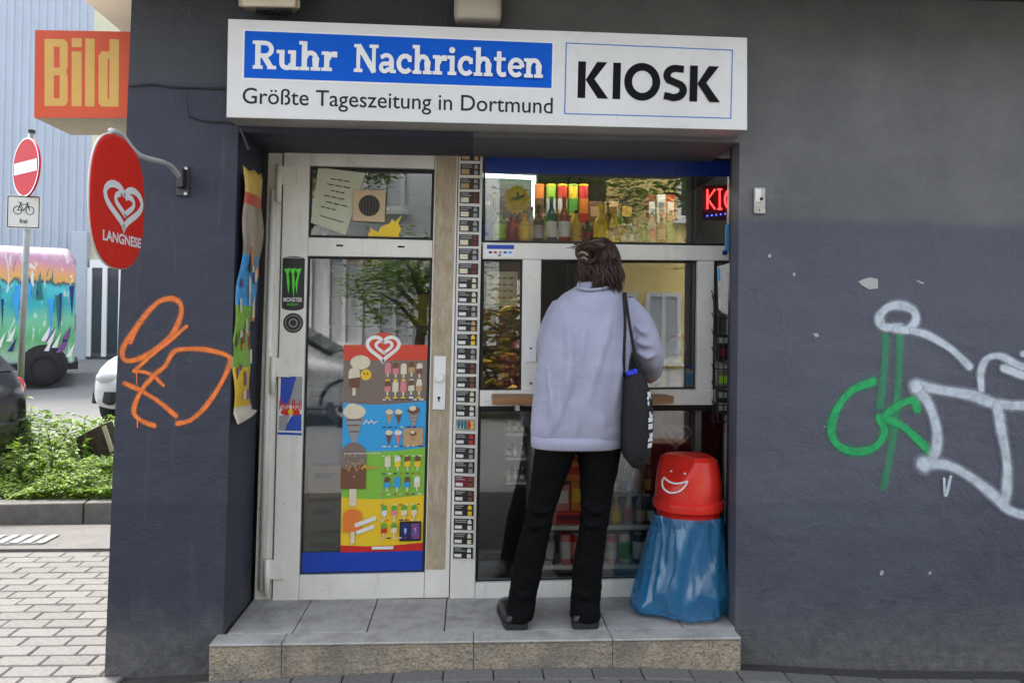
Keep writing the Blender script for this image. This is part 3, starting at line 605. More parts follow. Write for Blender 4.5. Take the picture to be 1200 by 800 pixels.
def pane(par, q, Y, gw=2.4, mat='glass', gname='gasket'):
    (ax, ay), (bx, by), (cx, cy), (dx, dy) = q
    part('pane', [(ax+.5, ay+.5), (bx-.5, by+.5), (cx-.5, cy-.5), (dx+.5, dy-.5)], Y, .006, mat, par, 0)
    mb = MB(); Yg = Y - .006
    for s in ([(ax, ay), (bx, by), (bx-gw, by+gw), (ax+gw, ay+gw)], [(bx, by), (cx, cy), (cx-gw, cy-gw), (bx-gw, by+gw)], [(cx, cy), (dx, dy), (dx+gw, dy-gw), (cx-gw, cy-gw)], [(dx, dy), (ax, ay), (ax+gw, ay+gw), (dx+gw, dy-gw)]): mb.slab(s, Yg, .016)
    mb.build('gasket', 'gasket', par)
pane(dr, [(xl(194)+.6, 194.3), (xr(198)-.6, 198.3), (xr(281)-.6, 281), (xl(278)+.6, 277.5)], FY + .026)
pane(dr, [(xl(300)+.6, 300.5), (xr(302)-.6, 302.5), (xr(671)-.6, 670.5), (xl(674)+.6, 673.5)], FY + .026)
A = Art(quad([(xl(648) + 2.5, 647), (xr(645) - 2.5, 644), (xr(669) - 2.5, 668.7), (xl(671) + 2.5, 671.4)], FY + .0245)); A.lay(M('door_blue', (.004, .05, .40), .35, var=.05), rc(0, 0, 1, 1)); A.build('blue_film', dr)
part('worn_strip', [(511.5, 174.5), (535.5, 175), (521.5, 667), (499, 667)], FY - .0025, .0025, 'worn_tape', dr, .0008)
lk = part('lock_plate', [(508.6, 417), (523, 417.3), (521.4, 480), (506.8, 479.6)], FY - .010, .0072, 'white', dr, .002)
c = U(515.3, 442, FY - .010); mb = MB(); mb.disc(c + Vector((0, -.016, 0)), .0215, (0, -1, 0), .016, 20); mb.build('knob', 'white', lk, bevel=.003)
c = U(514.3, 466, FY - .0105); mb = MB(); mb.disc(c, .007, (0, -1, 0), .003, 12); mb.box(c.x - .003, c.x + .003, c.y - .0006, c.y + .002, c.z - .018, c.z); mb.build('keyhole', 'ink', lk)
for y, x in ((206, 333), (431, 326), (668, 319)):
    h = part('hinge', [(x - 9, y - 12), (x + 14, y - 11.5), (x + 14, y + 11), (x - 9.5, y + 10.5)], FY - .012, .0118, 'frame_white', dr, .003)
    mb = MB(); a, b = U(x - 6, y - 13, FY - .014), U(x - 6.5, y + 30, FY - .014); mb.tube([a, b], .0135, 10); mb.build('hinge_barrel', 'frame_white', h, smooth=True)
# fixed frame of door and window
fm = thing('shop_window', 'white framed kiosk serving window with a sill and low display glass', 'window', (U(700, 700, FY).x, FY, U(700, 700, FY).z))
part('jamb', [(315, 158), (332, 158.3), (317.6, 708), (297.5, 708)], FY + .012, .07, 'frame_white', fm)
mb = MB(); mb.tube([U(321, 222, FY + .002), U(306.5, 690, FY + .002)], .0165, 12); mb.build('jamb_tube', 'frame_white', fm, smooth=True)
part('head', [(332.3, 158.4), (565, 162.7), (565, 173.2), (332, 167.2)], FY + .012, .07, 'frame_white', fm)
part('mullion', [(537.8, 173), (566, 173.6), (556.5, 703), (526.8, 703.5)], FY + .004, .066, 'frame_white', fm)
part('head', [(565.3, 162.8), (862, 170), (862, 185.3), (565.5, 178.6)], FY + .008, .07, 'frame_white', fm)
part('transom', [(566, 284), (857, 288.2), (857, 305.5), (565.6, 303.5)], FY, .066, 'frame_white', fm)
part('post', [(612.5, 303.9), (634.5, 304.2), (633, 457.2), (611, 457.4)], FY + .003, .06, 'frame_white', fm)
part('post', [(817.8, 305.4), (837.3, 305.6), (835.4, 456.2), (815.8, 456.3)], FY + .003, .06, 'frame_white', fm)
part('sill_rail', [(562.6, 457.6), (856, 456.3), (855, 474.5), (562, 476)], FY - .012, .085, 'frame_white', fm)
part('shadow_gap', [(562, 476.2), (855, 474.7), (855, 478), (562, 479.5)], FY + .01, .05, 'gasket', fm, 0)
part('bottom_rail', [(557.3, 683), (856, 676.5), (856, 697.2), (557, 702.9)], FY, .066, 'frame_white', fm)
part('jamb', [(857.3, 185.5), (868, 185.5), (860, 697), (848.5, 697)], FY + .010, .06, 'frame_white', fm)
part('lower_mullion', [(815, 479), (822.5, 479), (820, 676), (812.5, 676)], FY + .05, .03, M('grey_frame', (.42, .40, .37), .5, var=.1), fm)
pane(fm, [(566.3, 179.3), (858, 186), (858, 287.8), (566.3, 283.7)], FY + .03)
pane(fm, [(565.2, 304), (612.2, 304.3), (610.8, 457.2), (563.2, 457.4)], FY + .03)
pane(fm, [(664, 305), (817.5, 305.8), (815.6, 456.1), (662, 456.9)], FY + .036)
pane(fm, [(837.6, 306), (857, 306), (856, 456), (835.8, 456)], FY + .03)
pane(fm, [(561.5, 480), (855, 478.3), (850, 676.2), (557.8, 682.6)], FY + .03)
A = Art(quad([(568.6, 181.6), (857, 188), (857, 207.3), (568.5, 203)], FY + .0285)); A.lay(M('film_blue', (.004, .035, .26), .35, var=.05), rc(0, 0, 1, 1)); A.build('blue_film', fm)
part('handle_plate', [(617, 397), (629, 397), (628.5, 424), (616.5, 424)], FY - .004, .006, 'white', fm, .002)
for y in (408, 449):
    mb = MB(); mb.disc(U(622, y, FY - .005), .005, (0, -1, 0), .004, 8); mb.build('screw', 'ink', fm)
a, b = U(577, 472, .20), U(790, 470, .20)
ct = thing('counter_board', 'brown wooden counter board under the serving window', 'counter', (a.x, .3, a.z))
z0 = U(600, 461, FY - .013).z; mb = MB(); fq = quad([(577, 466), (790, 464), (790, 473), (577, 474.5)], .285); mb.hexa([Vector((a.x, .366, z0)), Vector((b.x, .366, z0)), fq[1], fq[0]], [Vector((a.x, .366, z0 - .02)), Vector((b.x, .366, z0 - .02)), fq[2] + Vector((0, .004, 0)), fq[3] + Vector((0, .004, 0))]); mb.build('board', 'wood', ct, bevel=.002)
for x in (a.x + .12, b.x - .12):
    mb = MB(); mb.box(x - .01, x + .01, .32, .366, z0 - .075, z0 - .045); mb.build('support', 'alu', ct)
# ================================================================== STICKERS, LABELS, POSTERS
def sticker(name, label, cat, q, Y, t=.0006, group=None):
    th = thing(name, label, cat, (sum(p[0] for p in quad(q, Y)) / 4, Y, min(p[2] for p in quad(q, Y))), group); return th
for n_, c_ in dict(p_red=(.55, .02, .015), p_orange=(.75, .20, .03), p_yellow=(.80, .55, .02), p_lime=(.30, .55, .04), p_green=(.09, .40, .04), p_teal=(.01, .16, .17), p_sky=(.03, .33, .72), p_blue=(.01, .06, .42), p_navy=(.008, .02, .14),
    p_brown=(.16, .07, .035), p_tan=(.50, .32, .16), p_cream=(.72, .65, .48), p_pink=(.70, .22, .25), p_white=(.74, .74, .73), p_black=(.012, .012, .013), p_grey=(.30, .30, .31), p_purple=(.18, .06, .25), p_taupe=(.20, .15, .13), p_maroon=(.16, .01, .02), p_gold=(.55, .34, .06)).items():
    M(n_, c_, .38, var=.06, scale=20)
# price labels on the mullion
ls = thing('label_strip', 'tall column of small dark price labels on the white post beside the door', 'labels', (U(540, 660, FY).x, FY, U(540, 660, FY).z))
NL = 29; rnd = random.Random(5)
for i in range(NL):
    y0 = 175 + i * 16.62; y1 = y0 + 13.4; L = lambda y: 539.5 - 9 * (y - 175) / 482 + .4; R_ = lambda y: 563 - 9 * (y - 175) / 482
    mb = MB(); Yl = FY - .004
    q = [(L(y0), y0 + rnd.uniform(-.5, .5)), (R_(y0), y0 + .5 + rnd.uniform(-.5, .5)), (R_(y1), y1 + .5), (L(y1), y1)]
    o = part('label_holder', [(q[0][0]-1, q[0][1]-1), (q[1][0]+.6, q[1][1]-1), (q[2][0]+.6, q[2][1]+1.2), (q[3][0]-1, q[3][1]+1.2)], Yl + .0018, .0055, 'white', ls, .0006)
    A = Art(quad(q, Yl)); base = 'p_black' if i not in (19, 23) else ('p_grey' if i == 19 else 'p_maroon'); A.lay(base, rc(0, 0, 1, 1))
    if i < 9: A.lay('p_tan' if i < 3 else 'p_cream', rc(.06, .48, .46, .90))
    else: A.lay('p_white', rc(.06, .60, .42, .88))
    for k in range(2):
        w = rnd.uniform(.3, .6); A.lay('p_grey', rc(.07, .10 + k * .17, .07 + w, .19 + k * .17), same=k > 0)
    cc = rnd.choice(['p_tan', 'p_grey', 'p_cream', 'p_yellow', 'p_white', 'p_red', 'p_brown']) if i > 8 else rnd.choice(['p_grey', 'p_maroon', 'p_tan'])
    A.lay(cc, [(.70, .25), (.76, .08), (.84, .08), (.90, .25), (.90, .95), (.70, .95)]); A.lay('p_black', rc(.68, .45, .92, .6))
    if i == 19:
        for k in range(5): A.lay(rnd.choice(['p_yellow', 'p_red', 'p_teal', 'p_white']), rc(.1 + k * .17, .15, .22 + k * .17, .85), same=k > 0)
    A.build('label_card', o)
# drink stickers on the hinge stile
t = sticker('energy_drink_sticker', 'tall black can sticker with green claw marks on the door stile', 'sticker', [(331, 299)] * 4, FY)
A = Art(quad([(331.3, 300), (357.5, 300.3), (356, 364), (330, 363.6)], FY - .0008)); pol = el(.5, .06, .5, .06, 14, math.pi, 2*math.pi) + el(.5, .94, .5, .06, 14, 0, math.pi)
A.lay(M('can_black', (.008, .012, .011), .35), pol); A.lay('p_grey', rc(.08, .015, .92, .04))
gr = M('claw_green', (.10, .72, .04), .4)
for x0, x1, yb in ((.20, .27, .70), (.45, .50, .78), (.70, .64, .70)):
    A.lay(gr, [(x0 - .12, .24), (x0 + .16, .22), (x0 + .08, .32), (x1 + .06, .48), (x1 + .03, yb), (x1 - .05, .5), (x0 - .01, .33)])
A.mesh('p_white', text('MONSTER', .02), .08, .76, .92, .84); A.mesh('claw_green', text('ENERGY'), .26, .87, .74, .91); A.build('print', t)
t = sticker('round_sticker', 'round black sticker with a ring under the claw sticker', 'sticker', [(344, 378)] * 4, FY)
A = Art(quad([(332, 366.5), (355.8, 366.8), (355.2, 390.2), (331.5, 390)], FY - .0008)); A.lay('p_black', el(.5, .5, .5, .5, 26)); A.lay('p_grey', el(.5, .5, .40, .40, 26)); A.lay('p_black', el(.5, .5, .37, .37, 26)); A.lay('p_grey', el(.5, .5, .22, .22, 20)); A.lay('p_black', el(.5, .5, .17, .17, 20)); A.build('print', t)
t = sticker('blue_drink_sticker', 'blue and silver drink sticker low on the door stile', 'sticker', [(340, 440)] * 4, FY)
A = Art(quad([(328, 440), (355, 440.5), (353.6, 512), (325.2, 511)], FY - .0008)); A.lay('p_white', rc(0, 0, 1, 1)); A.lay('p_blue', [(.05, .01), (.72, .01), (.42, .48), (.05, .48)]); A.lay('p_grey', [(.72, .01), (.98, .01), (.98, .48), (.42, .48)]); A.lay('p_blue', [(.55, .66), (.98, .62), (.98, .90), (.30, .90), (.34, .82)]); A.lay('p_grey', [(.04, .66), (.5, .64), (.30, .9), (.04, .9)]); A.lay('p_blue', rc(.0, .93, 1, .97))
A.mesh('p_red', text('Red Bull', .02), .03, .39, .97, .56); A.lay('p_red', el(.32, .60, .22, .05, 12)); A.lay('p_red', el(.72, .60, .2, .05, 12)); A.lay('p_yellow', el(.52, .59, .11, .05, 14)); A.build('print', t)
t = sticker('payment_sticker', 'small blue and white payment card sticker on the transom', 'sticker', [(586, 294)] * 4, FY)
A = Art(quad([(569.5, 286), (603.5, 286.4), (603.3, 301.3), (569.3, 301)], FY - .0008)); A.lay('white_print', rc(0, 0, 1, 1)); A.lay('p_blue', rc(.03, .05, .97, .38))
A.mesh('p_white', text('PAY'), .38, .12, .62, .32) if False else None
for k, c_ in enumerate(('p_navy', 'p_red', 'p_grey', 'p_blue', 'p_sky')): A.lay(c_, rc(.10 + k * .17, .55, .21 + k * .17, .72), same=k > 0)
A.lay('p_navy', rc(.43, .8, .52, .93)); A.build('print', t)
# ice cream poster behind the door glass
YP = FY + .0240
t = sticker('ice_cream_poster', 'ice cream price poster in red, brown, blue, green and yellow bands behind door glass', 'poster', [(448, 645)] * 4, YP)
A = Art(quad([(403, 404), (501, 404), (496, 644.5), (399, 647)], YP), Vector((0, -.00008, 0))); 
A.lay('p_taupe', rc(0, .0, 1, 1))
wv = lambda y, a, n=12: [(i / n, y + a * math.sin(i / n * 3.6)) for i in range(n + 1)]
def band(y0, y1, mat, a0=.012, a1=.012): A.lay(mat, wv(y0, a0) + wv(y1, a1)[::-1])
A.lay(M('banner_red', (.62, .06, .03), .4), rc(0, .0, 1, .075)); A.lay('banner_red', el(.47, .01, .2, .07, 24))
heart_logo(A, 'white_print', .47, .012, .165, .042, 1.15)
band(.278, .515, M('band_blue', (.03, .36, .74), .4)); band(.505, .745, M('band_green', (.22, .50, .05), .4)); band(.735, .985, M('band_yellow', (.82, .55, .02), .4), .012, .004); band(.965, 1.0, 'p_red', .008, 0)
def lolly(x, y, s, body, top=None):
    f = .46; A.lay('p_cream', rc(x - s*.12, y + s*.6*f, x + s*.12, y + s*1.15*f))
    A.lay(body, [(x - s*.42, y + s*.66*f), (x - s*.42, y - s*.35*f)] + el(x, y - s*.35*f, s*.42, s*.34*f, 8, math.pi, 2*math.pi) + [(x + s*.42, y + s*.66*f)])
    if top: A.lay(top, [(x - s*.42, y + s*.05*f), (x - s*.42, y - s*.35*f)] + el(x, y - s*.35*f, s*.42, s*.34*f, 8, math.pi, 2*math.pi) + [(x + s*.42, y - s*.05*f)])
def cone(x, y, s, c1, c2='p_tan'):
    f = .46; A.lay(c2, [(x - s*.55, y), (x + s*.55, y), (x, y + s*1.7*f)]); A.lay(c1, el(x, y - s*.12*f, s*.62, s*.34*f, 16)); A.lay('p_cream', el(x - s*.1, y - s*.3*f, s*.36, s*.22*f, 12))
    for k in (.25, .5, .8): A.lay('p_brown', rc(x - s*.5*(1-k*.6), y + s*k*f, x + s*.5*(1-k*.6), y + s*(k+.06)*f))
lolly(.13, .16, .16, 'p_brown', 'p_cream'); A.lay('p_cream', el(.2, .085, .12, .035, 16)); A.lay('p_yellow', el(.27, .145, .065, .027, 16)); A.lay('p_brown', el(.25, .14, .01, .006, 8)); A.lay('p_brown', el(.29, .14, .01, .006, 8))
rp = random.Random(3)
for r_, yy in enumerate((.115, .20)):
    for k in range(5): lolly(.53 + k * .095, yy + rp.uniform(-.006, .006), .085, rp.choice(['p_cream', 'p_brown', 'p_gold', 'p_tan', 'p_pink']), rp.choice([None, 'p_brown', 'p_cream']))
    for k in range(5): A.lay(rp.choice(['p_white', 'p_yellow']), rc(.505 + k * .095, yy + .052, .555 + k * .095, yy + .061), same=k > 0)
cone(.14, .335, .22, 'p_cream', 'p_grey'); A.line('p_white', [(.25, .385), (.29, .362), (.31, .38), (.35, .365), (.37, .38), (.42, .368)], .012)
for k in range(4): cone(.56 + (k % 2) * .11, .33 + (k // 2) * .10, .075, rp.choice(['p_cream', 'p_white']), rp.choice(['p_tan', 'p_brown', 'p_pink']))
cone(.85, .325, .12, 'p_brown', 'p_grey'); A.lay('p_tan', rc(.73, .405, .97, .49)); cone(.85, .435, .07, 'p_brown')
lolly(.14, .585, .36, 'p_brown', 'p_taupe'); 
for k in range(26): A.lay('p_tan', el(.14 + rp.uniform(-.11, .11), .58 + rp.uniform(-.055, .06), .010, .005, 6), same=k > 0)
A.line('p_gold', [(.24, .60), (.28, .582), (.31, .60), (.35, .585), (.38, .60), (.43, .588)], .022)
for k in range(8): lolly(.55 + (k % 4) * .12, .565 + (k // 4) * .10, .085, rp.choice(['p_brown', 'p_pink', 'p_cream', 'p_yellow', 'p_sky']), rp.choice([None, 'p_white', 'p_brown']))
A.lay('p_cream', rc(.12, .87, .17, .955)); A.lay('p_orange', [(.03, .90), (.03, .82)] + el(.14, .82, .11, .03, 10, math.pi, 2*math.pi) + [(.25, .90)]); A.line('p_white', [(.17, .87), (.28, .855), (.42, .835)], .05); A.line('p_white', [(.19, .905), (.30, .89), (.40, .875)], .045)
for k in range(6): lolly(.52 + (k % 4) * .12, .80 + (k // 4) * .085, .08, rp.choice(['p_red', 'p_white', 'p_brown', 'p_pink', 'p_cream']), rp.choice([None, 'p_green', 'p_white']))
A.lay('p_black', rc(.71, .855, .97, .95)); A.lay('p_navy', rc(.73, .865, .83, .94)); A.lay('p_purple', rc(.85, .865, .95, .94)); cone(.78, .895, .03, 'p_sky', 'p_white'); cone(.90, .895, .03, 'p_red', 'p_sky')
A.lay('p_white', rc(.38, .972, .64, .986)); first_ = True
for y_ in [.262 + .0 * k for k in range(1)] + [.395, .488, .535, .62, .72, .77, .845, .93]:
    for k in range(7):
        x_ = .48 + k * .073
        A.lay(rp.choice(['p_white', 'p_cream', 'p_navy', 'p_red']), rc(x_, y_, x_ + rp.uniform(.02, .055), y_ + .006), same=not first_); first_ = False
for k in range(16): A.lay('p_white', rc(.03 + k * .028, .52 + .0, .045 + k * .028, .526), same=k > 0)
A.lay('p_grey', rc(.497, .08, .4995, .965)); A.build('print', t)
mb = MB(); mb.slab([(403, 404), (501, 404), (496, 644.5), (399, 647)], YP + .0003, .001); mb.build('sheet', 'p_white', t)
# notice, ventilator and star card behind the upper door glass
t = sticker('paper_notice', 'tilted pale paper notice with lines of writing behind upper door glass', 'notice', [(390, 275)] * 4, YP)
qn = [(373, 196), (428, 203), (405, 275), (364, 261)]
mb = MB(); mb.slab(qn, FY + .0242, .001); mb.build('sheet', M('paper_green', (.55, .57, .44), .8, var=.06), t)
A = Art(quad(qn, FY + .0240)); rq = random.Random(9)
for k, (a, b) in enumerate(((.30, .75), (.25, .8), (.36, .70), (.22, .74), (.3, .86), (.2, .60))): 
    for j in range(3): A.lay('inkgrey', rc(a + (b-a)*j/3, .16 + k * .10, a + (b-a)*(j+.85)/3, .178 + k * .10), same=True)
A.lay('inkgrey', rc(.22, .82, .85, .835), same=True); A.build('writing', t)
t = thing('glass_ventilator', 'square beige ventilator with round dark grille in the upper door glass', 'ventilator', U(433, 260, FY))
mb = MB(); mb.slab([(414, 222), (452, 223), (451, 260.5), (413, 259)], FY + .006, .018); mb.build('housing', M('vent_beige', (.55, .43, .26), .55, var=.1), t, bevel=.004)
c = U(432.7, 241, FY + .0055); mb = MB(); mb.disc(c, .050, (0, -1, 0), .002, 28); g_ = mb.build('grille', M('grille_dark', (.035, .028, .026), .6), t)
for k in range(7):
    x = c.x - .042 + k * .014; h = math.sqrt(max(0, .047**2 - (x-c.x)**2)); mb = MB(); mb.box(x - .003, x + .003, c.y - .004, c.y - .0005, c.z - h, c.z + h); mb.build('slat', M('slat_dark', (.06, .05, .045), .5), g_)
def star(n, r0, r1, seed=0):
    rr = random.Random(seed); return [(.5 + (r0 if i % 2 else r1 * rr.uniform(.92, 1.05)) * math.cos(math.pi*i/n), .5 + (r0 if i % 2 else r1 * rr.uniform(.92, 1.05)) * math.sin(math.pi*i/n)) for i in range(2*n)]
t = sticker('star_price_card', 'torn yellow star price card at the bottom of upper door glass', 'card', [(450, 281)] * 4, YP)
A = Art(quad([(432, 252), (472, 252), (470, 280), (431, 280)], FY + .0245)); A.lay('p_yellow', [(0, 1), (.02, .75), (.08, .70), (.05, .52), (.16, .62), (.30, .72), (.38, .50), (.52, .40), (.62, .36), (.70, .16), (.78, .28), (.98, .02), (.88, .34), (.99, .62), (.92, .78), (.95, 1)]); A.build('card', t)
t = sticker('star_price_sign', 'yellow starburst price sign with black pistol-like mark in upper window', 'sign', [(605, 250)] * 4, .5)
A = Art(quad([(590, 216), (622, 216), (622, 252), (590, 252)], .47)); A.lay('p_yellow', star(16, .42, .5, 2)); A.lay('p_gold', el(.5, .42, .33, .33, 20)); A.lay('p_yellow', el(.5, .42, .30, .30, 20)); A.lay('p_black', [(.25, .5), (.3, .44), (.48, .40), (.48, .24), (.56, .24), (.58, .38), (.76, .32), (.78, .42), (.5, .52)]); A.lay('p_gold', rc(.28, .78, .74, .82)); A.build('print', t)
mb = MB(); mb.slab([(594, 222), (618, 222), (618, 247), (594, 247)], .4725, .002); mb.build('board', 'p_yellow', t)
# old curled poster on the left reveal
t = thing('curled_poster', 'faded curled ice cream poster hanging in the left reveal of the opening', 'poster', (U(285, 490, .15).x, .15, U(285, 490, .15).z))
zt_, zb_ = U(296, 205, .15).z, U(286, 486, .15).z; mb = MB(); nr, nc = 44, 8; vs = []
bandsP = [(.0, 'gold'), (.085, 'red'), (.12, 'grey'), (.32, 'blue'), (.53, 'green'), (.78, 'yellow'), (.945, 'white')]
pm = [M('fade_gold', (.50, .34, .07), .5, var=.25, scale=30, dirt=((.3, .2, .1), .5)), M('fade_red', (.45, .08, .04), .5, var=.2), M('fade_brown', (.30, .25, .19), .5, var=.5, scale=16, stretch=(1, 1, .3), dirt=((.12, .07, .05), .7)), M('fade_blue', (.05, .28, .60), .45, var=.25, scale=20, dirt=((.5, .5, .48), .5)), M('fade_green', (.20, .42, .05), .45, var=.2, scale=24, dirt=((.24, .12, .06), .7)), M('fade_yellow', (.70, .46, .03), .45, var=.15, scale=24, dirt=((.6, .2, .04), .6)), M('fade_white', (.62, .56, .46), .6, var=.1)]
for i in range(nr + 1):
    s_ = i / nr; z = zt_ + (zb_ - zt_) * s_
    for j in range(nc + 1):
        u_ = j / nc; y = .012 + u_ * (.26 + .02 * math.sin(s_ * 6)); x = -.985 - .028 * (s_) + .030 * math.sin(math.pi * u_) * (1.1 - s_ * .6) + .006 * math.sin(s_ * 23 + u_ * 3) + .012 * math.sin(s_ * 7)
        zz = z + (-.012 * u_ if i < nr else .030 * u_ - .02) + (.035 * (random.random() - .5) if i == 0 else 0); 
        if i == nr: x += .028; y -= .03
        vs.append((x + .022, y, zz))
fs = [(i*(nc+1)+j, i*(nc+1)+j+1, (i+1)*(nc+1)+j+1, (i+1)*(nc+1)+j) for i in range(nr) for j in range(nc)]
mb.add(vs, fs); mb.m = [max(k for k, b in enumerate(bandsP) if i / nr >= b[0]) for i in range(nr) for j in range(nc)]
o = mb.build('sheet', pm, t, smooth=True, fix=False); sm = o.modifiers.new('thick', 'SOLIDIFY'); sm.thickness = .0012
rq = random.Random(21)
def on_poster(s_, u_):
    i = min(nr - 1, int(s_ * nr)); j = min(nc - 1, int(u_ * nc)); return Vector(vs[i*(nc+1)+j])
for k in range(26):
    mb = MB(); s_ = rq.uniform(.33, .92); u_ = rq.uniform(.1, .9); p = on_poster(s_, u_); w, h = rq.uniform(.010, .022), rq.uniform(.012, .05)
    mb.add([p + Vector((.004, -w, h)), p + Vector((.004, w, h)), p + Vector((.004, w, -h)), p + Vector((.004, -w, -h))], [(0, 1, 2, 3)])
    mb.build('picture', rq.choice(['p_brown', 'p_cream', 'p_orange', 'p_purple']), t, fix=False)
# key switch on the wall
t = thing('key_switch', 'small steel shutter key switch on the wall right of opening', 'switch', U(890, 250, 0))
mb = MB(); mb.slab([(884, 219.5), (897, 220), (897, 250.5), (884, 250)], -.014, .014); mb.build('plate', M('switch_steel', (.40, .40, .39), .4, .6, var=.3, scale=60), t, bevel=.002)
mb = MB(); mb.slab([(885.5, 221.5), (892, 221.7), (892, 236), (885.5, 236)], -.0165, .002); mb.build('label', 'p_white', t)
mb = MB(); mb.disc(U(892.5, 233, -.0185), .008, (0, -1, 0), .005, 12); mb.build('lock', 'black', t)
mb = MB(); mb.disc(U(890, 246.5, -.0155), .0035, (0, -1, 0), .002, 8); mb.build('screw', 'black', t)
# plaster chips and filled spots on the right wall
for lab, pts in (('pale five-sided plaster chip on the right wall', [(1006, 330), (1012, 327), (1020, 325), (1029, 327), (1029, 338), (1018, 339), (1010, 334)]), ('tiny white chip low on the right wall', [(1031, 673), (1033, 668), (1036, 669), (1034, 674)]), ('lowest right white speck on the right wall', [(1088, 672), (1090, 669), (1092, 671), (1090, 673)]), ('white speck just below the key switch', [(900, 299), (903, 297), (904, 301), (901, 302)]), ('white speck right below the speck under the key switch', [(929, 320), (932, 319), (932, 323), (930, 324)]), ('brown scratch mark right of the five-sided chip', [(1074, 328), (1083, 331), (1082, 333), (1075, 330)]), ('pale scratch mark left of the green tag', [(953, 391), (958, 390), (960, 394), (956, 395)])):
    a = [U(x, y, -.003) for x, y in pts]; b = [p + Vector((0, .004, 0)) for p in a]; k = len(a); mb = MB()
    mb.add(a + b, [tuple(range(k))] + [(i, (i+1) % k, k+(i+1) % k, k+i) for i in range(k)]); c = sum(a, Vector()) / k
    setp(mb.build('plaster_chip', M('chip', (.42, .41, .40), .85), origin=c), lab, 'chip')
# ------------------------------------------------------------------ spray tags
spray_mat('spray_orange', '#f5813a'); spray_mat('spray_white', '#cfd9e5', .95); spray_mat('spray_green', '#22b568', .95); spray_mat('spray_green_thin', '#35a870', .60, .45)
mb = MB(); spray(mb, [([(130, 322), (165, 250), (215, 180), (270, 132), (325, 119), (366, 145), (366, 205), (328, 285), (260, 348), (185, 396), (115, 410), (92, 378), (112, 320), (170, 235)], 27), ([(393, 250), (320, 312), (235, 380), (150, 458)], 22), ([(150, 458), (200, 464), (245, 486), (285, 525)], 20), ([(105, 516), (180, 550), (262, 600), (345, 668)], 24), ([(243, 714), (190, 694), (150, 660), (156, 605), (190, 540), (240, 480), (292, 436), (322, 385), (352, 360), (425, 355), (505, 362), (585, 386), (598, 412), (575, 480), (525, 568), (465, 645), (405, 692), (352, 704)], 25), ([(160, 470), (161, 522)], 7), ([(164, 690), (164, 722)], 6)], 4, (120, 320), 0)
setp(mb.build('graffiti_tag', 'spray_orange', origin=U(205, 430, 0)), 'orange looping graffiti tag on the left pier', 'graffiti')
Z = 686 / 300
mb = MB(); spray(mb, [([(315, 215), (312, 300), (300, 402)], 26), ([(353, 215), (350, 320), (341, 440), (326, 540), (310, 618)], 26)], Z, (900, 300), 0, 1)
spray(mb, [([(282, 336), (222, 362), (182, 415), (170, 470), (190, 508), (240, 524), (288, 510), (312, 472), (298, 432)], 25), ([(400, 412), (390, 386), (350, 400), (315, 432), (360, 455), (400, 490), (434, 524)], 24)], Z, (900, 300), 0)
setp(mb.build('graffiti_tag', ['spray_green', 'spray_green_thin'], origin=U(1030, 470, 0)), 'green hooked graffiti tag on the right wall', 'graffiti')
mb = MB(); spray(mb, [([(352, 190), (312, 190), (298, 165), (318, 140), (352, 132), (388, 145), (396, 172), (376, 196), (345, 196)], 27), ([(388, 200), (432, 214), (492, 250), (540, 296)], 23), ([(572, 356), (570, 312), (586, 276), (622, 268), (662, 288), (720, 310)], 22), ([(396, 346), (470, 360), (550, 374), (612, 396), (720, 402)], 32), ([(396, 350), (432, 400), (453, 470), (446, 530), (418, 562)], 31), ([(614, 400), (626, 470), (640, 550), (640, 620), (632, 668)], 30), ([(418, 556), (480, 560), (540, 590), (600, 636), (650, 682), (720, 700)], 30), ([(472, 596), (476, 642), (490, 590)], 9), ([(396, 348), (398, 352)], 40), ([(416, 556), (420, 560)], 46), ([(632, 300), (690, 322), (730, 330)], 24), ([(684, 262), (730, 250)], 22)], Z, (900, 300), 0)
setp(mb.build('graffiti_tag', 'spray_white', origin=U(1120, 480, 0)), 'thick white graffiti outline on the right wall', 'graffiti')

# ================================================================== GOODS IN THE SHOP
PM = {}
def pmesh(kind):
    if kind in PM: return PM[kind]
    r = {}
    def put(nm, prof, n=14): mb = MB(); mb.lathe(prof, n=n); o = mb.build('tmp', 'p_white', smooth=True); r[nm] = o.data; bpy.data.objects.remove(o)
    if kind == 'bottle':
        put('body', [(.46, 0), (.5, .02), (.5, .52), (.47, .58), (.22, .74), (.17, .80), (.17, .92)]); put('cap', [(.19, .90), (.2, .91), (.2, .995), (.18, 1)]); put('label', [(.503, .14), (.508, .15), (.508, .46), (.503, .47)])
    elif kind == 'squat':
        put('body', [(.46, 0), (.5, .02), (.5, .62), (.42, .70), (.2, .76), (.18, .90)]); put('cap', [(.21, .89), (.22, .9), (.22, .995), (.2, 1)]); put('label', [(.503, .16), (.51, .17), (.51, .56), (.503, .57)])
    elif kind == 'tube':
        put('body', [(.48, 0), (.5, .01), (.5, .95), (.48, .96)]); put('cap', [(.52, .95), (.53, .955), (.53, .99), (.5, 1)]); put('label', [(.503, .25), (.506, .26), (.506, .62), (.503, .63)])
    elif kind == 'can':
        put('body', [(.38, 0), (.5, .05), (.5, .90), (.40, .97)]); put('cap', [(.41, .965), (.42, .97), (.42, 1), (.36, .985)]); put('label', [(.503, .2), (.508, .22), (.508, .72), (.503, .74)])
    elif kind == 'jar':
        put('body', [(.44, 0), (.5, .04), (.5, .76), (.4, .84)]); put('cap', [(.43, .835), (.45, .85), (.45, .98), (.42, 1)]); put('label', [(.503, .22), (.508, .24), (.508, .6), (.503, .62)])
    PM[kind] = r; return r
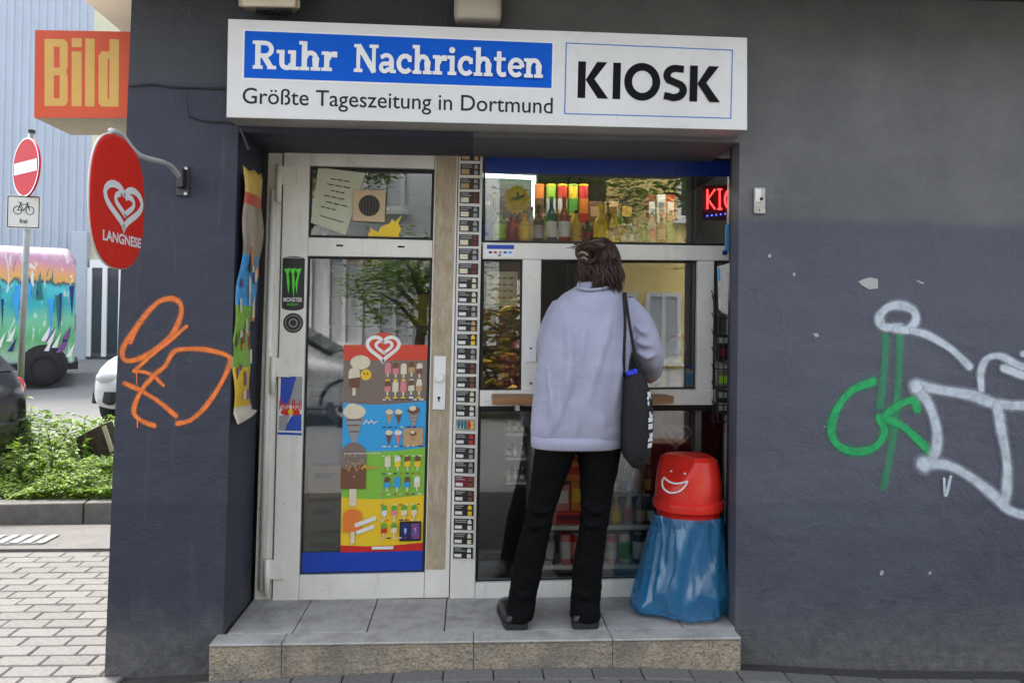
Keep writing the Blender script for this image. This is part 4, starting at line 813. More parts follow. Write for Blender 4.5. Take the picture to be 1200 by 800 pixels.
def part_from(nm, me, par, mat, sc, loc=(0, 0, 0)):
    o = bpy.data.objects.new(nm, me); COL.objects.link(o); o.parent = par; o.scale = sc; o.location = loc
    o.material_slots[0].link = 'OBJECT'; o.material_slots[0].material = MATS[mat] if isinstance(mat, str) else mat; return o
for n_, c_ in dict(g_green=(.10, .24, .05), g_teal=(.005, .11, .13), g_red=(.30, .012, .018), g_yellow=(.60, .40, .03), g_brown=(.09, .035, .012), g_dark=(.015, .018, .016), g_clear=(.38, .40, .38), g_blue=(.01, .08, .2)).items(): M(n_, c_, .08, var=.15, scale=40)
def good(kind, px, py, w, h, Y, cols, label, cat='bottle', group=None, name=None):
    """px,py: foot on its shelf as seen in the photo; w,h its size in photo pixels"""
    s = SCL(Y); p = U(px, py, Y)
    t = thing(name or {'bottle': 'bottle', 'squat': 'bottle', 'tube': 'crisp_tube', 'can': 'drink_can', 'jar': 'jar'}[kind], label, cat, p, group)
    for nm, mat in zip(('body', 'cap', 'label'), cols):
        if mat: part_from(nm, pmesh(kind)[nm], t, mat, (w * s, w * s, h * s))
    return t
def carton(px, py, w, h, Y, c0, c1, label, cat='box', group=None, d=.05, name='carton'):
    s = SCL(Y); p = U(px, py, Y); t = thing(name, label, cat, p, group); mb = MB(); mb.box(p.x - w*s/2, p.x + w*s/2, Y, Y + d, p.z, p.z + h*s); mb.build('body', c0, t, bevel=.002)
    mb = MB(); mb.box(p.x - w*s*.36, p.x + w*s*.36, Y - .0012, Y, p.z + h*s*.3, p.z + h*s*.75); mb.build('label', c1, t); return t
# upper window display
YU = .56; zsh = U(700, 287.5, YU).z
t = thing('display_shelf', 'long white shelf behind the upper window carrying the bottles', 'shelf', (U(567, 288, YU).x, YU, zsh - .02))
mb = MB(); mb.box(U(562, 288, .5).x, 1.30, .46, .86, zsh - .02, zsh); mb.build('board', 'shelf_white', t)
for x in (-.0, .62, 1.2):
    mb = MB(); mb.box(x, x + .02, .80, .84, zsh - .12, zsh - .021); mb.build('bracket', 'alu', t)
gw = 'bottles on the upper window shelf'
for px, w, h, kind, c, lab in ((571, 13, 50, 'bottle', ('g_teal', 'p_white', 'p_blue'), 'dark teal bottle at the left edge of the upper window'), (585, 17, 40, 'squat', ('g_green', 'p_grey', 'p_lime'), 'pale green squat bottle under the star price sign'), (600, 14, 34, 'bottle', ('g_red', 'p_black', 'p_maroon'), 'dark red bottle right of the pale green one'), (615, 13, 36, 'squat', ('g_yellow', 'p_gold', 'p_yellow'), 'amber yellow bottle beside the lit fridge frame'),
    (631, 13, 46, 'bottle', ('g_dark', 'p_black', 'p_grey'), 'black bottle in front of the orange crisp tube'), (646, 13, 56, 'bottle', ('g_teal', 'p_teal', 'p_white'), 'teal bottle with white label below a lime tube lid'), (661, 14, 56, 'bottle', ('g_red', 'p_red', 'p_white'), 'red bottle with white label in the upper window'), (675, 13, 40, 'bottle', ('g_yellow', 'p_black', 'p_gold'), 'yellow and black bottle right of the red one'),
    (704, 17, 46, 'bottle', ('g_yellow', 'p_yellow', 'p_yellow'), 'bright yellow liqueur bottle above the customer'), (719, 13, 42, 'bottle', ('g_yellow', 'p_gold', 'p_tan'), 'second yellow bottle right of the bright liqueur bottle'), (731, 8, 24, 'bottle', ('g_brown', 'p_white', 'p_cream'), 'leftmost of four miniature bottles in the upper window'), (739, 8, 24, 'bottle', ('g_dark', 'p_white', 'p_white'), 'second of four miniature bottles in the upper window'), (747, 8, 24, 'bottle', ('g_dark', 'p_red', 'p_grey'), 'third of four miniature bottles in the upper window'), (755, 9, 32, 'bottle', ('g_green', 'p_black', 'p_green'), 'green miniature bottle right of the other three miniatures')):
    good(kind, px, 286, w, h, YU, c, lab, group=gw)
for k, (px, w, h, c, lab) in enumerate(((578, 11, 58, ('g_dark', 'p_gold', 'p_cream'), 'tall dark bottle behind the pale green one'), (593, 12, 30, ('g_blue', 'p_white', 'p_sky'), 'small blue bottle between the green and red bottles'), (608, 10, 50, ('g_brown', 'p_black', 'p_tan'), 'brown bottle behind the star price sign'), (623, 9, 44, ('g_clear', 'p_red', 'p_white'), 'clear bottle with red cap at the fridge frame'), (638, 10, 36, ('g_green', 'p_white', 'p_lime'), 'green bottle between the black and teal bottles'), (653, 10, 40, ('g_brown', 'p_gold', 'p_cream'), 'amber bottle between the teal and red bottles'), (668, 9, 34, ('g_clear', 'p_blue', 'p_white'), 'clear bottle with blue cap right of the red one'), (688, 12, 30, ('g_dark', 'p_red', 'p_maroon'), 'dark bottle with maroon label above the hair'), (712, 10, 50, ('g_brown', 'p_black', 'p_gold'), 'tall amber bottle between the yellow bottles'), (726, 9, 48, ('g_green', 'p_gold', 'p_cream'), 'tall green bottle behind the miniatures'), (742, 10, 46, ('g_dark', 'p_black', 'p_white'), 'tall black bottle behind the miniatures'), (764, 10, 40, ('g_clear', 'p_white', 'p_pink'), 'clear bottle right of the green miniature'), (775, 10, 36, ('g_brown', 'p_red', 'p_tan'), 'brown bottle in front of the pale carton'), (786, 10, 40, ('g_green', 'p_black', 'p_green'), 'dark green bottle in front of the bright red carton'))):
    good('bottle', px, 286, w, h, YU + .085, c, lab, group=gw)
zs2 = U(650, 262, .74).z
t = thing('stepped_shelf', 'raised back step carrying the crisp tubes in the upper window', 'shelf', (U(660, 262, .74).x, .74, zs2 - .05)); mb = MB(); mb.box(U(620, 262, .7).x, U(800, 262, .7).x, .69, .85, zs2 - .012, zs2); mb.build('board', 'p_grey', t)
for k in (622, 796):
    mb = MB(); x = U(k, 262, .7).x; mb.box(x, x + .012, .70, .84, zsh + .001, zs2 - .0125); mb.build('upright', 'p_grey', t)
for k, (px, c, lab) in enumerate(((632, ('p_orange', 'p_orange', 'p_brown'), 'orange crisp tube, leftmost of the five tubes'), (645.5, ('p_lime', 'p_yellow', 'p_white'), 'lime green crisp tube, second of the five tubes'), (659, ('p_red', 'p_yellow', 'p_white'), 'red and cream crisp tube, third of the five tubes'), (671.5, ('p_yellow', 'p_lime', 'p_green'), 'yellow crisp tube with lime lid, fourth of the five'), (683.5, ('p_red', 'p_yellow', 'p_orange'), 'red orange crisp tube with yellow top, rightmost of the five'))):
    good('tube', px, 262, 11.5, 46, .745, c, lab, 'tube', 'crisp tubes in the upper window')
for k, (px, c0, c1, lab) in enumerate(((764, 'p_maroon', 'p_white', 'dark red cigarette carton behind the leaves in the upper window'), (775, 'p_white', 'p_grey', 'pale cigarette carton beside the dark red one'), (786, 'p_red', 'p_white', 'bright red cigarette carton right of the pale one'), (698, 'p_brown', 'p_tan', 'brown gift box behind the bright yellow bottle'), (717, 'p_tan', 'p_brown', 'tan gift box right of the brown gift box'), (735, 'p_black', 'p_gold', 'black gift box with gold label in the upper window'))):
    carton(px, 261.5, 10 if k < 3 else 17, 34 if k < 3 else 26, .745, c0, c1, lab, group='cartons on the raised step')
# lit fridge in the upper left corner of the window
t = thing('glass_fridge', 'upright fridge with a lit pale frame behind the upper window', 'fridge', (U(595, 300, .92).x, .92, zsh - .3)); e_ = M('fridge_light', (.75, .95, .86), .4, emit=.45)
for q in ([(566, 203), (628, 206), (628, 210), (566, 207)], [(623.5, 210.2), (628, 210.2), (627, 300), (622.5, 300)]):
    mb = MB(); mb.slab(q, .90, .03); mb.build('lit_frame', e_, t)
mb = MB(); a, b = U(560, 200, .94), U(629, 300, .94); mb.box(a.x, b.x, .94, 1.4, b.z - .3, a.z); mb.build('cabinet', M('fridge_dark', (.03, .045, .04), .4), t)
# added fluorescent tube, unseen behind the blue film, brightens the window goods
lt = thing('added_tube_lamp', 'added fluorescent tube hidden behind the blue film to brighten the upper window display', 'lamp', U(640, 196, .66))
mb = MB(); mb.tube([U(572, 191, .66), U(800, 195, .66)], .012, 10); mb.build('tube', M('added_tube_light', (1, .96, .88), .4, emit=6.0), lt, smooth=True)
mb = MB(); a, b = U(568, 187, .66), U(804, 190, .66); mb.box(a.x, b.x, .65, .69, a.z + .004, a.z + .04); mb.build('housing', 'white', lt)
# neon word in the window
ng = thing('neon_sign', 'red neon kiosk lettering at the right edge of the upper window', 'neon sign', U(845, 250, .52)); red = M('neon_red', (1.0, .03, .03), .3, emit=1.7); blu = M('led_blue', (.06, .1, 1.0), .3, emit=1.6)
def neon(pts): mb = MB(); mb.tube([U(x, y, .52) for x, y in pts], .0042, 6); mb.build('tube', red, ng, smooth=True)
for l in ([(829, 222), (829, 245)], [(838, 222), (829.5, 233.5), (838, 245)], [(843.5, 222), (843.5, 245)], [(841, 222), (846, 222)], [(841, 245), (846, 245)], [(849.5 + 6.5 + 6.5 * math.cos(i * math.pi / 10), 233.5 + 11.5 * math.sin(i * math.pi / 10)) for i in range(21)]): neon(l)
for k in range(8):
    mb = MB(); mb.ball(U(829 + k * 5.2, 253 - k * .6, .52), .0035, n=8); mb.build('led', blu, ng)
mb = MB(); mb.slab([(823, 217), (875, 217), (875, 258), (823, 258)], .535, .012); mb.build('back_board', 'black', ng)
# mid-left pane: notice, gum box, plants seen in the glass
t = sticker('price_list', 'pale yellow price list behind the narrow left pane', 'notice', [(588, 358)] * 4, .46)
mb = MB(); mb.slab([(570, 318), (607, 318.5), (606, 359), (569.5, 358.5)], .475, .0012); mb.build('sheet', M('paper_yellow', (.60, .56, .36), .8), t)
A = Art(quad([(570, 318), (607, 318.5), (606, 359), (569.5, 358.5)], .4745)); 
for k in range(4):
    for j in range(4): A.lay('p_brown', rc(.14 + j * .19, .16 + k * .19, .14 + j * .19 + .14, .21 + k * .19), same=True)
A.build('writing', t)
t = thing('sweets_dispenser', 'dark red patterned sweets dispenser at the bottom of the left pane', 'dispenser', U(598, 455, .50))
mb = MB(); mb.slab([(585, 414), (612, 414), (611, 457), (584, 457)], .50, .08); mb.build('case', 'p_maroon', t, bevel=.003)
for r_ in range(4):
    for k in range(4):
        mb = MB(); mb.disc(U(588.5 + k * 6.2, 419.5 + r_ * 9.5, .4985), .0085, (0, -1, 0), .004, 10); mb.build('sweet', 'p_tan' if (r_ + k) % 2 else 'p_red', t)
mb = MB(); mb.ball(U(607, 405, .53), .03); mb.build('globe', 'p_pink', t, smooth=True)
# counter display behind the right pane
for kind, px, py, w, h, c, lab in (('jar', 792, 455, 20, 38, ('g_yellow', 'p_gold', 'p_gold'), 'gold tin standing behind the right pane'), ('jar', 778, 455, 15, 34, ('g_yellow', 'p_yellow', 'p_yellow'), 'yellow jar left of the gold tin'), ('jar', 809, 455, 14, 28, ('g_clear', 'p_blue', 'p_sky'), 'clear jar with blue label right of the gold tin'), ('bottle', 764, 455, 11, 44, ('g_green', 'p_white', 'p_cream'), 'green bottle behind the customer sleeve')):
    good(kind, px, py, w, h, .50 if px != 778 else .56, c, lab, 'jar' if kind == 'jar' else 'bottle')
t = thing('glass_globe', 'round clear glass globe holding sweets behind the right pane', 'jar', U(795, 430, .62)); mb = MB(); mb.ball(U(793, 408, .62), .056, n=20); mb.build('globe', 'g_clear', t, smooth=True); mb = MB(); p = U(793, 408, .62); mb.lathe([(.03, -.085), (.03, -.05)], p, 12); mb.build('stand', 'p_red', t); mb = MB(); mb.lathe([(.02, 0), (.022, .01), (.018, .02)], p + Vector((0, 0, .052)), 12); mb.build('lid', 'p_red', t)
t = thing('inner_counter', 'dark inside counter behind the serving window', 'counter', U(700, 470, .6)); mb = MB(); z_ = U(700, 456.5, .56).z; mb.box(U(563, 460, .46).x, 1.3, .462, .78, z_ - .03, z_); mb.build('top', 'wood', t)
# low display behind the bottom glass
def shelf(label, px0, px1, py, Y, d=.16, th=5):
    a, b = U(px0, py, Y), U(px1, py, Y); t = thing('display_shelf', label, 'shelf', a); mb = MB(); mb.box(a.x, b.x, Y - .03, Y + d, a.z - th * SCL(Y), a.z); mb.build('board', 'shelf_white', t, bevel=.002)
    mb = MB(); mb.box(a.x, b.x, Y + d + .0005, Y + d + .006, a.z - .02, a.z + .02); mb.build('back_lip', 'p_grey', t); return t
YL = .52
shelf('white shelf edge under the lower row of cans', 622, 850, 660, YL); shelf('white shelf edge under the red packs and spirits', 622, 850, 614, YL, .14); shelf('upper glass-front shelf carrying spirit bottles', 690, 850, 578, YL + .10, .1, 2)
t = thing('cold_cabinet', 'dark back panel of the low display cabinet', 'cabinet', U(735, 690, .74)); mb = MB(); a, b = U(622, 500, .75), U(850, 690, .75); mb.box(a.x, b.x, .75, .78, b.z, a.z); mb.build('back_panel', M('cab_back', (.34, .33, .31), .5, var=.2), t)
mb = MB(); mb.box(a.x - .02, a.x - .0005, .47, .78, b.z, a.z); mb.build('side_panel', 'shelf_white', t)
gc = 'cans on the low shelf'
for k, (px, c, lab) in enumerate(((631, ('p_grey', 'alu', 'p_black'), 'grey can at the left end of the low can row'), (644, ('p_black', 'alu', 'p_grey'), 'black can seen between the legs'), (662, ('p_pink', 'p_red', 'p_white'), 'pink and white can seen between the legs'), (675, ('p_red', 'alu', 'p_pink'), 'red can behind the right trouser leg'), (690, ('p_grey', 'alu', 'p_white'), 'silver can hidden partly by the right leg'), (716, ('p_pink', 'alu', 'p_white'), 'pale pink can right of the legs'), (732, ('p_cream', 'alu', 'p_green'), 'cream and green can right of the pale pink can'), (748, ('p_black', 'alu', 'p_white'), 'black and white can nearest the bin'), (763, ('p_navy', 'alu', 'p_grey'), 'navy can half hidden by the bin bag'))):
    good('can', px, 660, 13, 36, YL, c, lab, 'can', gc)
carton(668, 613.5, 42, 14, YL, 'p_red', 'p_maroon', 'flat red box between the legs on the middle shelf', d=.1)
carton(660, 599, 15, 32, YL + .02, 'p_pink', 'p_white', 'pink pack standing left behind the legs gap', d=.05); carton(676, 599, 14, 36, YL + .02, 'p_orange', 'p_yellow', 'orange pack standing right behind the legs gap', d=.05)
carton(670, 562.5, 36, 22, YL + .03, 'p_orange', 'p_red', 'orange red pack stacked above the two small packs', d=.08); carton(672, 540, 30, 18, YL + .03, 'p_red', 'p_white', 'red pack at the top of the stack between the legs', d=.08)
for px, py, w, h, c, lab in ((722, 614, 13, 34, ('g_yellow', 'p_white', 'p_yellow'), 'yellow bottle on the middle shelf by the right leg'), (737, 614, 10, 44, ('g_clear', 'p_white', 'p_pink'), 'clear bottle with pink label on the middle shelf'), (750, 614, 13, 38, ('g_brown', 'p_black', 'p_tan'), 'brown bottle with tan label on the middle shelf'), (764, 614, 12, 36, ('g_dark', 'p_black', 'p_white'), 'dark bottle with white label on the middle shelf'), (778, 614, 12, 36, ('g_dark', 'p_red', 'p_cream'), 'dark bottle behind the red bin lid')):
    good('bottle', px, py, w, h, YL, c, lab, group='bottles on the middle shelf')
for px, w, h, c, lab in ((733, 9, 34, ('g_clear', 'p_white', 'p_blue'), 'clear spirit bottle with blue label on the upper glass shelf'), (746, 13, 36, ('g_clear', 'p_grey', 'p_grey'), 'wide clear spirit bottle on the upper glass shelf'), (761, 12, 38, ('g_brown', 'p_gold', 'p_gold'), 'amber spirit bottle with gold label on the upper glass shelf'), (720, 9, 30, ('g_yellow', 'p_white', 'p_cream'), 'small yellow spirit bottle on the upper glass shelf')):
    good('bottle', px, 578, w, h, YL + .11, c, lab, group='bottles on the upper glass shelf')
for r_, py in enumerate((507, 535, 563)):
    shelf(('top', 'middle', 'bottom')[r_] + ' narrow shelf of miniatures at the left of the low display', 592, 617, py, .60, .10, 3)
    for k in range(3): good('bottle', 596 + k * 8, py, 6.5, 16, .63, (('g_clear', 'g_brown', 'g_yellow')[(r_ + k) % 3], 'p_white', 'p_white'), ORD[k] + ' miniature from the left on the ' + ('top', 'middle', 'bottom')[r_] + ' narrow shelf', group='miniatures on the narrow shelves')
# ice cream chest inside, dark red with a heart outline
fz = thing('ice_cream_chest', 'dark red ice cream chest with a pale heart outline behind the low glass', 'freezer', U(810, 600, .70))
mb = MB(); mb.slab([(765, 482), (862, 480), (860, 575), (762, 577)], .60, .16); mb.build('body', M('chest_red', (.20, .012, .02), .3, var=.1), fz, bevel=.01)
A = Art(quad([(765, 482), (862, 480), (860, 575), (762, 577)], .5985)); heart_logo(A, M('heart_pale', (.45, .35, .35), .5), .29, .30, .145, .035, 1.2); A.mesh('heart_pale', text('LANGNESE', .02), .1, .58, .5, .66); A.build('heart_print', fz)
# dim shelves seen through the door
t = thing('back_shelf', 'dim grey shelving unit behind the door glass', 'shelf', (-.55, 2.1, .16))
for k, z in enumerate((.2, .6, 1.0, 1.4, 1.8, 2.15)):
    mb = MB(); mb.box(-1.0, -.05, 2.0, 2.3, z, z + .025); mb.build('board', 'p_grey', t)
for x in (-1.0, -.05):
    mb = MB(); mb.box(x - .02, x, 1.98, 2.32, .156, 2.3); mb.build('upright', 'p_grey', t)
rk = random.Random(11)
for k, z in enumerate((.225, .625, 1.025, 1.425, 1.825)):
    x = -.97; ct_ = {}
    while x < -.16:
        w, h = rk.uniform(.05, .13), rk.uniform(.12, .28); cm = rk.choice(['p_red', 'p_teal', 'p_white', 'p_blue', 'p_yellow', 'p_grey', 'p_brown', 'p_black', 'p_green']); cn = cm[2:]; ct_[cn] = ct_.get(cn, 0) + 1
        tt = thing('goods_box', '%s %s packet from left on %s shelf up behind the door' % (ORD[ct_[cn] - 1], cn, ORD[k]), 'box', (x + w/2, 2.1, z), 'packets on the dim back shelves')
        mb = MB(); mb.box(x, x + w, 2.02, 2.16, z, z + h); mb.build('body', cm, tt, bevel=.003); x += w + rk.uniform(.006, .02)
# blue chest, tan carton and green rack just inside the door
for nm, lab, cat, q, Y, d, mat in (('blue_freezer', 'pale blue freezer end seen low behind the door glass', 'freezer', [(352, 452), (398, 452), (396, 548), (349, 550)], .75, .45, M('pale_blue', (.16, .26, .42), .4, var=.1)), ('tan_carton', 'tan cardboard carton low behind the door glass', 'box', [(361, 548), (402, 546), (401, 582), (360, 585)], .68, .3, M('cardboard', (.42, .30, .15), .8, var=.12)), ('drinks_crate', 'grey drinks crate below the tan carton behind the door', 'crate', [(358, 590), (402, 588), (401, 622), (357, 625)], .66, .3, M('crate_grey', (.13, .13, .14), .6, var=.2)), ('green_mat', 'dark green crate at the foot of the door glass', 'crate', [(354, 629), (402, 627), (401, 655), (353, 658)], .62, .3, M('crate_green', (.02, .13, .06), .6, var=.2))):
    tt = thing(nm, lab, cat, U(q[3][0] + 20, q[3][1], Y)); mb = MB(); mb.slab(q, Y, d); mb.build('body', mat, tt, bevel=.01)
    a_ = [((q[0][0]*(1-u)+q[1][0]*u), q[0][1] + 6) for u in (.2, .8)]; mb = MB(); mb.slab([(a_[0][0], a_[0][1]), (a_[1][0], a_[1][1]), (a_[1][0], a_[1][1] + 7), (a_[0][0], a_[0][1] + 7)], Y - .002, .0018); mb.build('grip', 'p_black', tt)
# ------------------------------------------------------------------ newspaper rack in the right reveal
rk_ = thing('newspaper_rack', 'black wire newspaper rack hung beside the right end of the window', 'rack', U(848, 500, .28))
wires = [[(833.5, 340, .30), (836, 347, .30), (838, 420, .30), (840, 474, .30), (836, 470, .26)], [(861, 318, .30), (859, 500, .30)], [(838, 330, .33), (836, 500, .33)]]
for y in (352, 372, 392, 412, 432, 452, 474, 494): wires += [[(834, y - 6, .24), (836, y, .24), (858, y + 1, .24), (860, y, .33)]]
for x in (842, 848, 854): wires += [[(x, 360, .25), (x - .5, 496, .25)]]
for w_ in wires: mb = MB(); mb.tube([U(*p) for p in w_], .0028, 5); mb.build('wire', 'black', rk_)
for k, y in enumerate((408, 440, 472)):
    tt = thing('magazine', ('top', 'middle', 'bottom')[k] + ' dark magazine standing in the wire rack', 'magazine', U(848, y + 14, .29), 'magazines in the wire rack')
    mb = MB(); mb.slab([(839, y - 16), (857, y - 15), (857, y + 14), (839, y + 14)], .275, .012); mb.build('pages', ('p_black', 'p_taupe', 'p_black')[k], tt, bevel=.002); mb = MB(); mb.slab([(841, y - 13), (855, y - 12), (855, y - 6), (841, y - 6)], .2735, .0012); mb.build('title', 'p_grey', tt)
    mb = MB(); mb.slab([(842, y), (854, y), (854, y + 9), (842, y + 9)], .2735, .0012); mb.build('picture', ('p_maroon', 'p_lime', 'p_grey')[k], tt)
t = thing('folded_newspapers', 'bundle of folded newspapers clipped above the wire rack', 'newspaper', U(850, 373, .2))
for k in range(5):
    dx = k * 3.2; mb = MB(); mb.hexa(quad([(840.5 + dx, 312 - k * .9), (846 + dx, 311 - k * .9), (848 + dx * .93, 368 + k * 1.0), (842 + dx, 362 + k * 2)], .22 - k * .02), [p + Vector((.012, .03, 0)) for p in quad([(840.5 + dx, 312 - k * .9), (846 + dx, 311 - k * .9), (848 + dx * .93, 368 + k * 1.0), (842 + dx, 362 + k * 2)], .22 - k * .02)])
    mb.build('newspaper', M('newsprint', (.50, .48, .45), .85, var=.35, scale=60, stretch=(3, 3, .6)), t, bevel=.002)
A = Art(quad([(841.3, 314), (847, 313.5), (847.4, 330), (841.8, 329)], .2185)); A.lay('p_sky', rc(0, 0, 1, 1)); A.build('title', t)
t = thing('blue_glove_pack', 'blue plastic packet hanging at the right end of the transom', 'packet', U(854, 300, .2)); mb = MB(); mb.hexa(quad([(850, 263), (862, 261), (861, 294), (849.5, 297)], .20), [p + Vector((0, .02, 0)) for p in quad([(851, 265), (861, 263), (860, 293), (851, 295)], .20)]); mb.build('pouch', M('pack_blue', (.06, .26, .52), .3, var=.3, scale=40), t, bevel=.004)
mb = MB(); mb.disc(U(850, 296, .20), .012, (0, -1, 0), .01, 12); mb.build('clip', 'p_navy', t)
# shutter motor under the head
t = thing('shutter_motor', 'dark round shutter spring end at the upper right of the window', 'motor', U(838, 172, .3)); mb = MB(); mb.disc(U(839, 170, .30), .022, (0, -1, 0), .05, 16, sx=1.6); mb.build('drum', M('drum', (.03, .014, .014), .5), t); mb = MB(); mb.disc(U(831, 169, .297), .011, (0, -1, 0), .02, 12, sx=1.5); mb.build('end_cap', 'steel', t)
# ------------------------------------------------------------------ waste bin
bc = U(806, 722, .20); bc.z = ztr; Yb_ = .20; s_ = SCL(Yb_)
bn = thing('waste_bin', 'red swing-lid waste bin with smiling face and blue liner bag', 'bin', bc)
zr = U(806, 600, Yb_ - .15).z; zt2 = U(812, 533, Yb_).z; mb = MB()
mb.rings([(bc, .118, .118), (bc + Vector((0, 0, .012)), .122, .122), (Vector((bc.x, bc.y, zr + .01)), .142, .142)], 32); mb.build('bucket', M('bin_red', (.50, .012, .010), .32, var=.06), bn, smooth=True)
def flap(p, u, an):
    n_ = Vector((-.62, -.52, .58)).normalized(); c_ = Vector((bc.x + .002, bc.y, zt2 - .012)) + Vector((-.055, -.045, 0)); d_ = (p - c_).dot(n_)
    return p - n_ * d_ if d_ > 0 else p
mb = MB(); H = zt2 - zr; z0 = Vector((bc.x, bc.y, zr))
mb.rings([(z0 + Vector((0, 0, -.012)), .156, .156), (z0, .158, .158), (z0 + Vector((0, 0, .025)), .156, .156), (z0 + Vector((0, 0, .03)), .148, .148)] + [(z0 + Vector((0, 0, .03 + (H - .03) * k / 12)), .148 - .030 * (k / 12) ** 2.0, .148 - .040 * (k / 12) ** 1.8, 2 + k / 12 * .8) for k in range(1, 12)] + [(z0 + Vector((0, 0, H)), .100, .095, 3), (z0 + Vector((0, 0, H + .003)), .05, .05, 3)], 48, fn=flap)
lid = mb.build('lid', M('lid_red', (.66, .022, .012), .34, var=.08, scale=14, dirt=((.45, .03, .02), .4)), bn, smooth=True)
lid.data.set_sharp_from_angle(angle=.5)
n_ = Vector((-.62, -.52, .58)).normalized(); c_ = Vector((bc.x + .002, bc.y, zt2 - .012)) + Vector((-.055, -.045, 0))
ex = Vector((0, 0, 1)).cross(n_).normalized(); ey = n_.cross(ex)
ce = CAM + ray(791, 563) * ((c_ - CAM).dot(n_) / ray(791, 563).dot(n_)); wv_ = .082
A = Art([ce - ex * wv_ + ey * wv_, ce + ex * wv_ + ey * wv_, ce + ex * wv_ - ey * wv_, ce - ex * wv_ - ey * wv_], n_ * .0005); A.k = 2
outl = [(.12, .46), (.2, .50), (.35, .56), (.5, .58), (.65, .56), (.8, .50), (.88, .46), (.86, .62), (.74, .78), (.5, .86), (.26, .78), (.14, .62), (.12, .46)]
A.line('white_print', [tuple(v)[:2] for v in catmull([(x, y, 0) for x, y in outl], 3)], .05); A.build('mouth_print', lid)
for x_, y_ in ((.28, .25), (.72, .25)):
    A2 = Art(A.c, A.st); A2.k = 2; A2.lay('white_print', el(x_, y_, .035, .035, 10)); A2.build('eye_print', lid)
# liner bag hanging over the bucket
m, nt, b_ = new_mat('liner'); v = objco(nt); b_.inputs['Base Color'].default_value = (.03, .25, .52, 1); b_.inputs['Roughness'].default_value = .10
tr_ = N(nt, 'BsdfTransparent'); tr_.inputs[0].default_value = (.25, .62, .85, 1); mx = N(nt, 'MixShader'); mx.inputs[0].default_value = .5
nt.links.new(tr_.outputs[0], mx.inputs[1]); nt.links.new(b_.outputs[0], mx.inputs[2]); nt.links.new(mx.outputs[0], nt.nodes['Material Output'].inputs[0]); rn = N(nt, 'TexNoise', noise_type='RIDGED_MULTIFRACTAL'); rn.inputs['Scale'].default_value = 7; rn.inputs['Detail'].default_value = 2.5; rn.inputs['Distortion'].default_value = .9; nt.links.new(objco(nt, (1, 1, .55)), rn.inputs['Vector']); bump(nt, b_, rn.outputs[0], .7, .02); b_.inputs['Specular IOR Level'].default_value = 1.0; b_.inputs['Coat Weight'].default_value = 1.0; b_.inputs['Coat Roughness'].default_value = .08
rl = []
for py, L, R_ in ((601, 768, 847), (612, 766, 850), (630, 761, 852), (650, 757, 853), (670, 752, 854), (690, 747, 856), (704, 744, 857), (711, 745, 857), (717, 758, 852)):
    c = U((L + R_) / 2, py, Yb_ - .02); rx = (R_ - L) / 2 * SCL(Yb_ - .02); rl.append((Vector((c.x, Yb_ - .0, max(c.z, ztr + .02))), rx, min(.165, .135 + (rx - .13) * .35)))
fine = []
for (a, b) in zip(rl, rl[1:]):
    for k in range(6): u_ = k / 6; fine.append((a[0].lerp(b[0], u_), a[1]*(1-u_)+b[1]*u_, a[2]*(1-u_)+b[2]*u_))
fine.append(rl[-1])
def crumple(p, u, an):
    r = p - Vector((bc.x, Yb_, p.z)); k = .016 * noise.noise(Vector((an * 1.6, u * 1.2, 3))) * (.4 + u) + .020 * (1 - abs(noise.noise(Vector((an * 3.2 + u * .8, u * .7, 9)))) * 2) * (.15 + u * .8) + .010 * (.5 - abs(noise.noise(Vector((an * 5 - u * 2.5, u * 2.0, 4)))))
    k += .013 * (noise.ridged_multi_fractal(Vector((math.cos(an) * 1.3, math.sin(an) * 1.3, u * 1.6)), 1.0, 2.2, 3, 1.0, 2.0) - 1.0)
    q_ = p + r.normalized() * k; q_.y = min(q_.y, FY - .006); q_.z = max(q_.z + .014 * noise.noise(Vector((an * 2, 5, u))) * u, ztr + .006); return q_
mb = MB(); mb.rings(fine, 150, cap=False, fn=crumple); mb.build('liner_bag', 'liner', bn, smooth=True)
# ================================================================== PERSON AT THE WINDOW
pb = Vector((U(648, 738, .08).x, .08, ztr))
pe = thing('person', 'person in loose pale lilac sweatshirt and black flared trousers leaning at the serving window', 'person', pb)
m, nt, b_ = new_mat('sweat_cloth'); v = objco(nt)
nt.links.new(ramp(nt, [(.3, (.32, .325, .44)), (.7, (.38, .385, .505))], nz(nt, v, 9, 5)), b_.inputs['Base Color']); b_.inputs['Roughness'].default_value = .92; b_.inputs['Sheen Weight'].default_value = .25; bump(nt, b_, nz(nt, v, 420, 2), .35, .003)
m, nt, b_ = new_mat('trouser_cloth'); v = objco(nt); b_.inputs['Base Color'].default_value = (.0022, .0022, .0027, 1); b_.inputs['Roughness'].default_value = .8; b_.inputs['Specular IOR Level'].default_value = .12; bump(nt, b_, nz(nt, objco(nt, (1, 1, .5)), 16, 5, .6), .9, .02)
M('skin', (.55, .30, .21), .5, var=.08, scale=30); M('hair', (.042, .019, .011), .42, var=.35, scale=60); M('shoe', (.007, .007, .008), .4, var=.3); M('sole', (.012, .012, .013), .7)
def soft(o, vox, it=4, disp=()):
    r = o.modifiers.new('remesh', 'REMESH'); r.mode = 'VOXEL'; r.voxel_size = vox; r.use_smooth_shade = True
    s = o.modifiers.new('smooth', 'SMOOTH'); s.iterations = it; s.factor = .5
    for i, (size, st) in enumerate(disp):
        tx = bpy.data.textures.new('folds', 'CLOUDS'); tx.noise_scale = size; tx.noise_depth = 2
        d = o.modifiers.new('folds', 'DISPLACE'); d.texture = tx; d.strength = st; d.mid_level = .5; d.texture_coords = 'LOCAL'
    return o
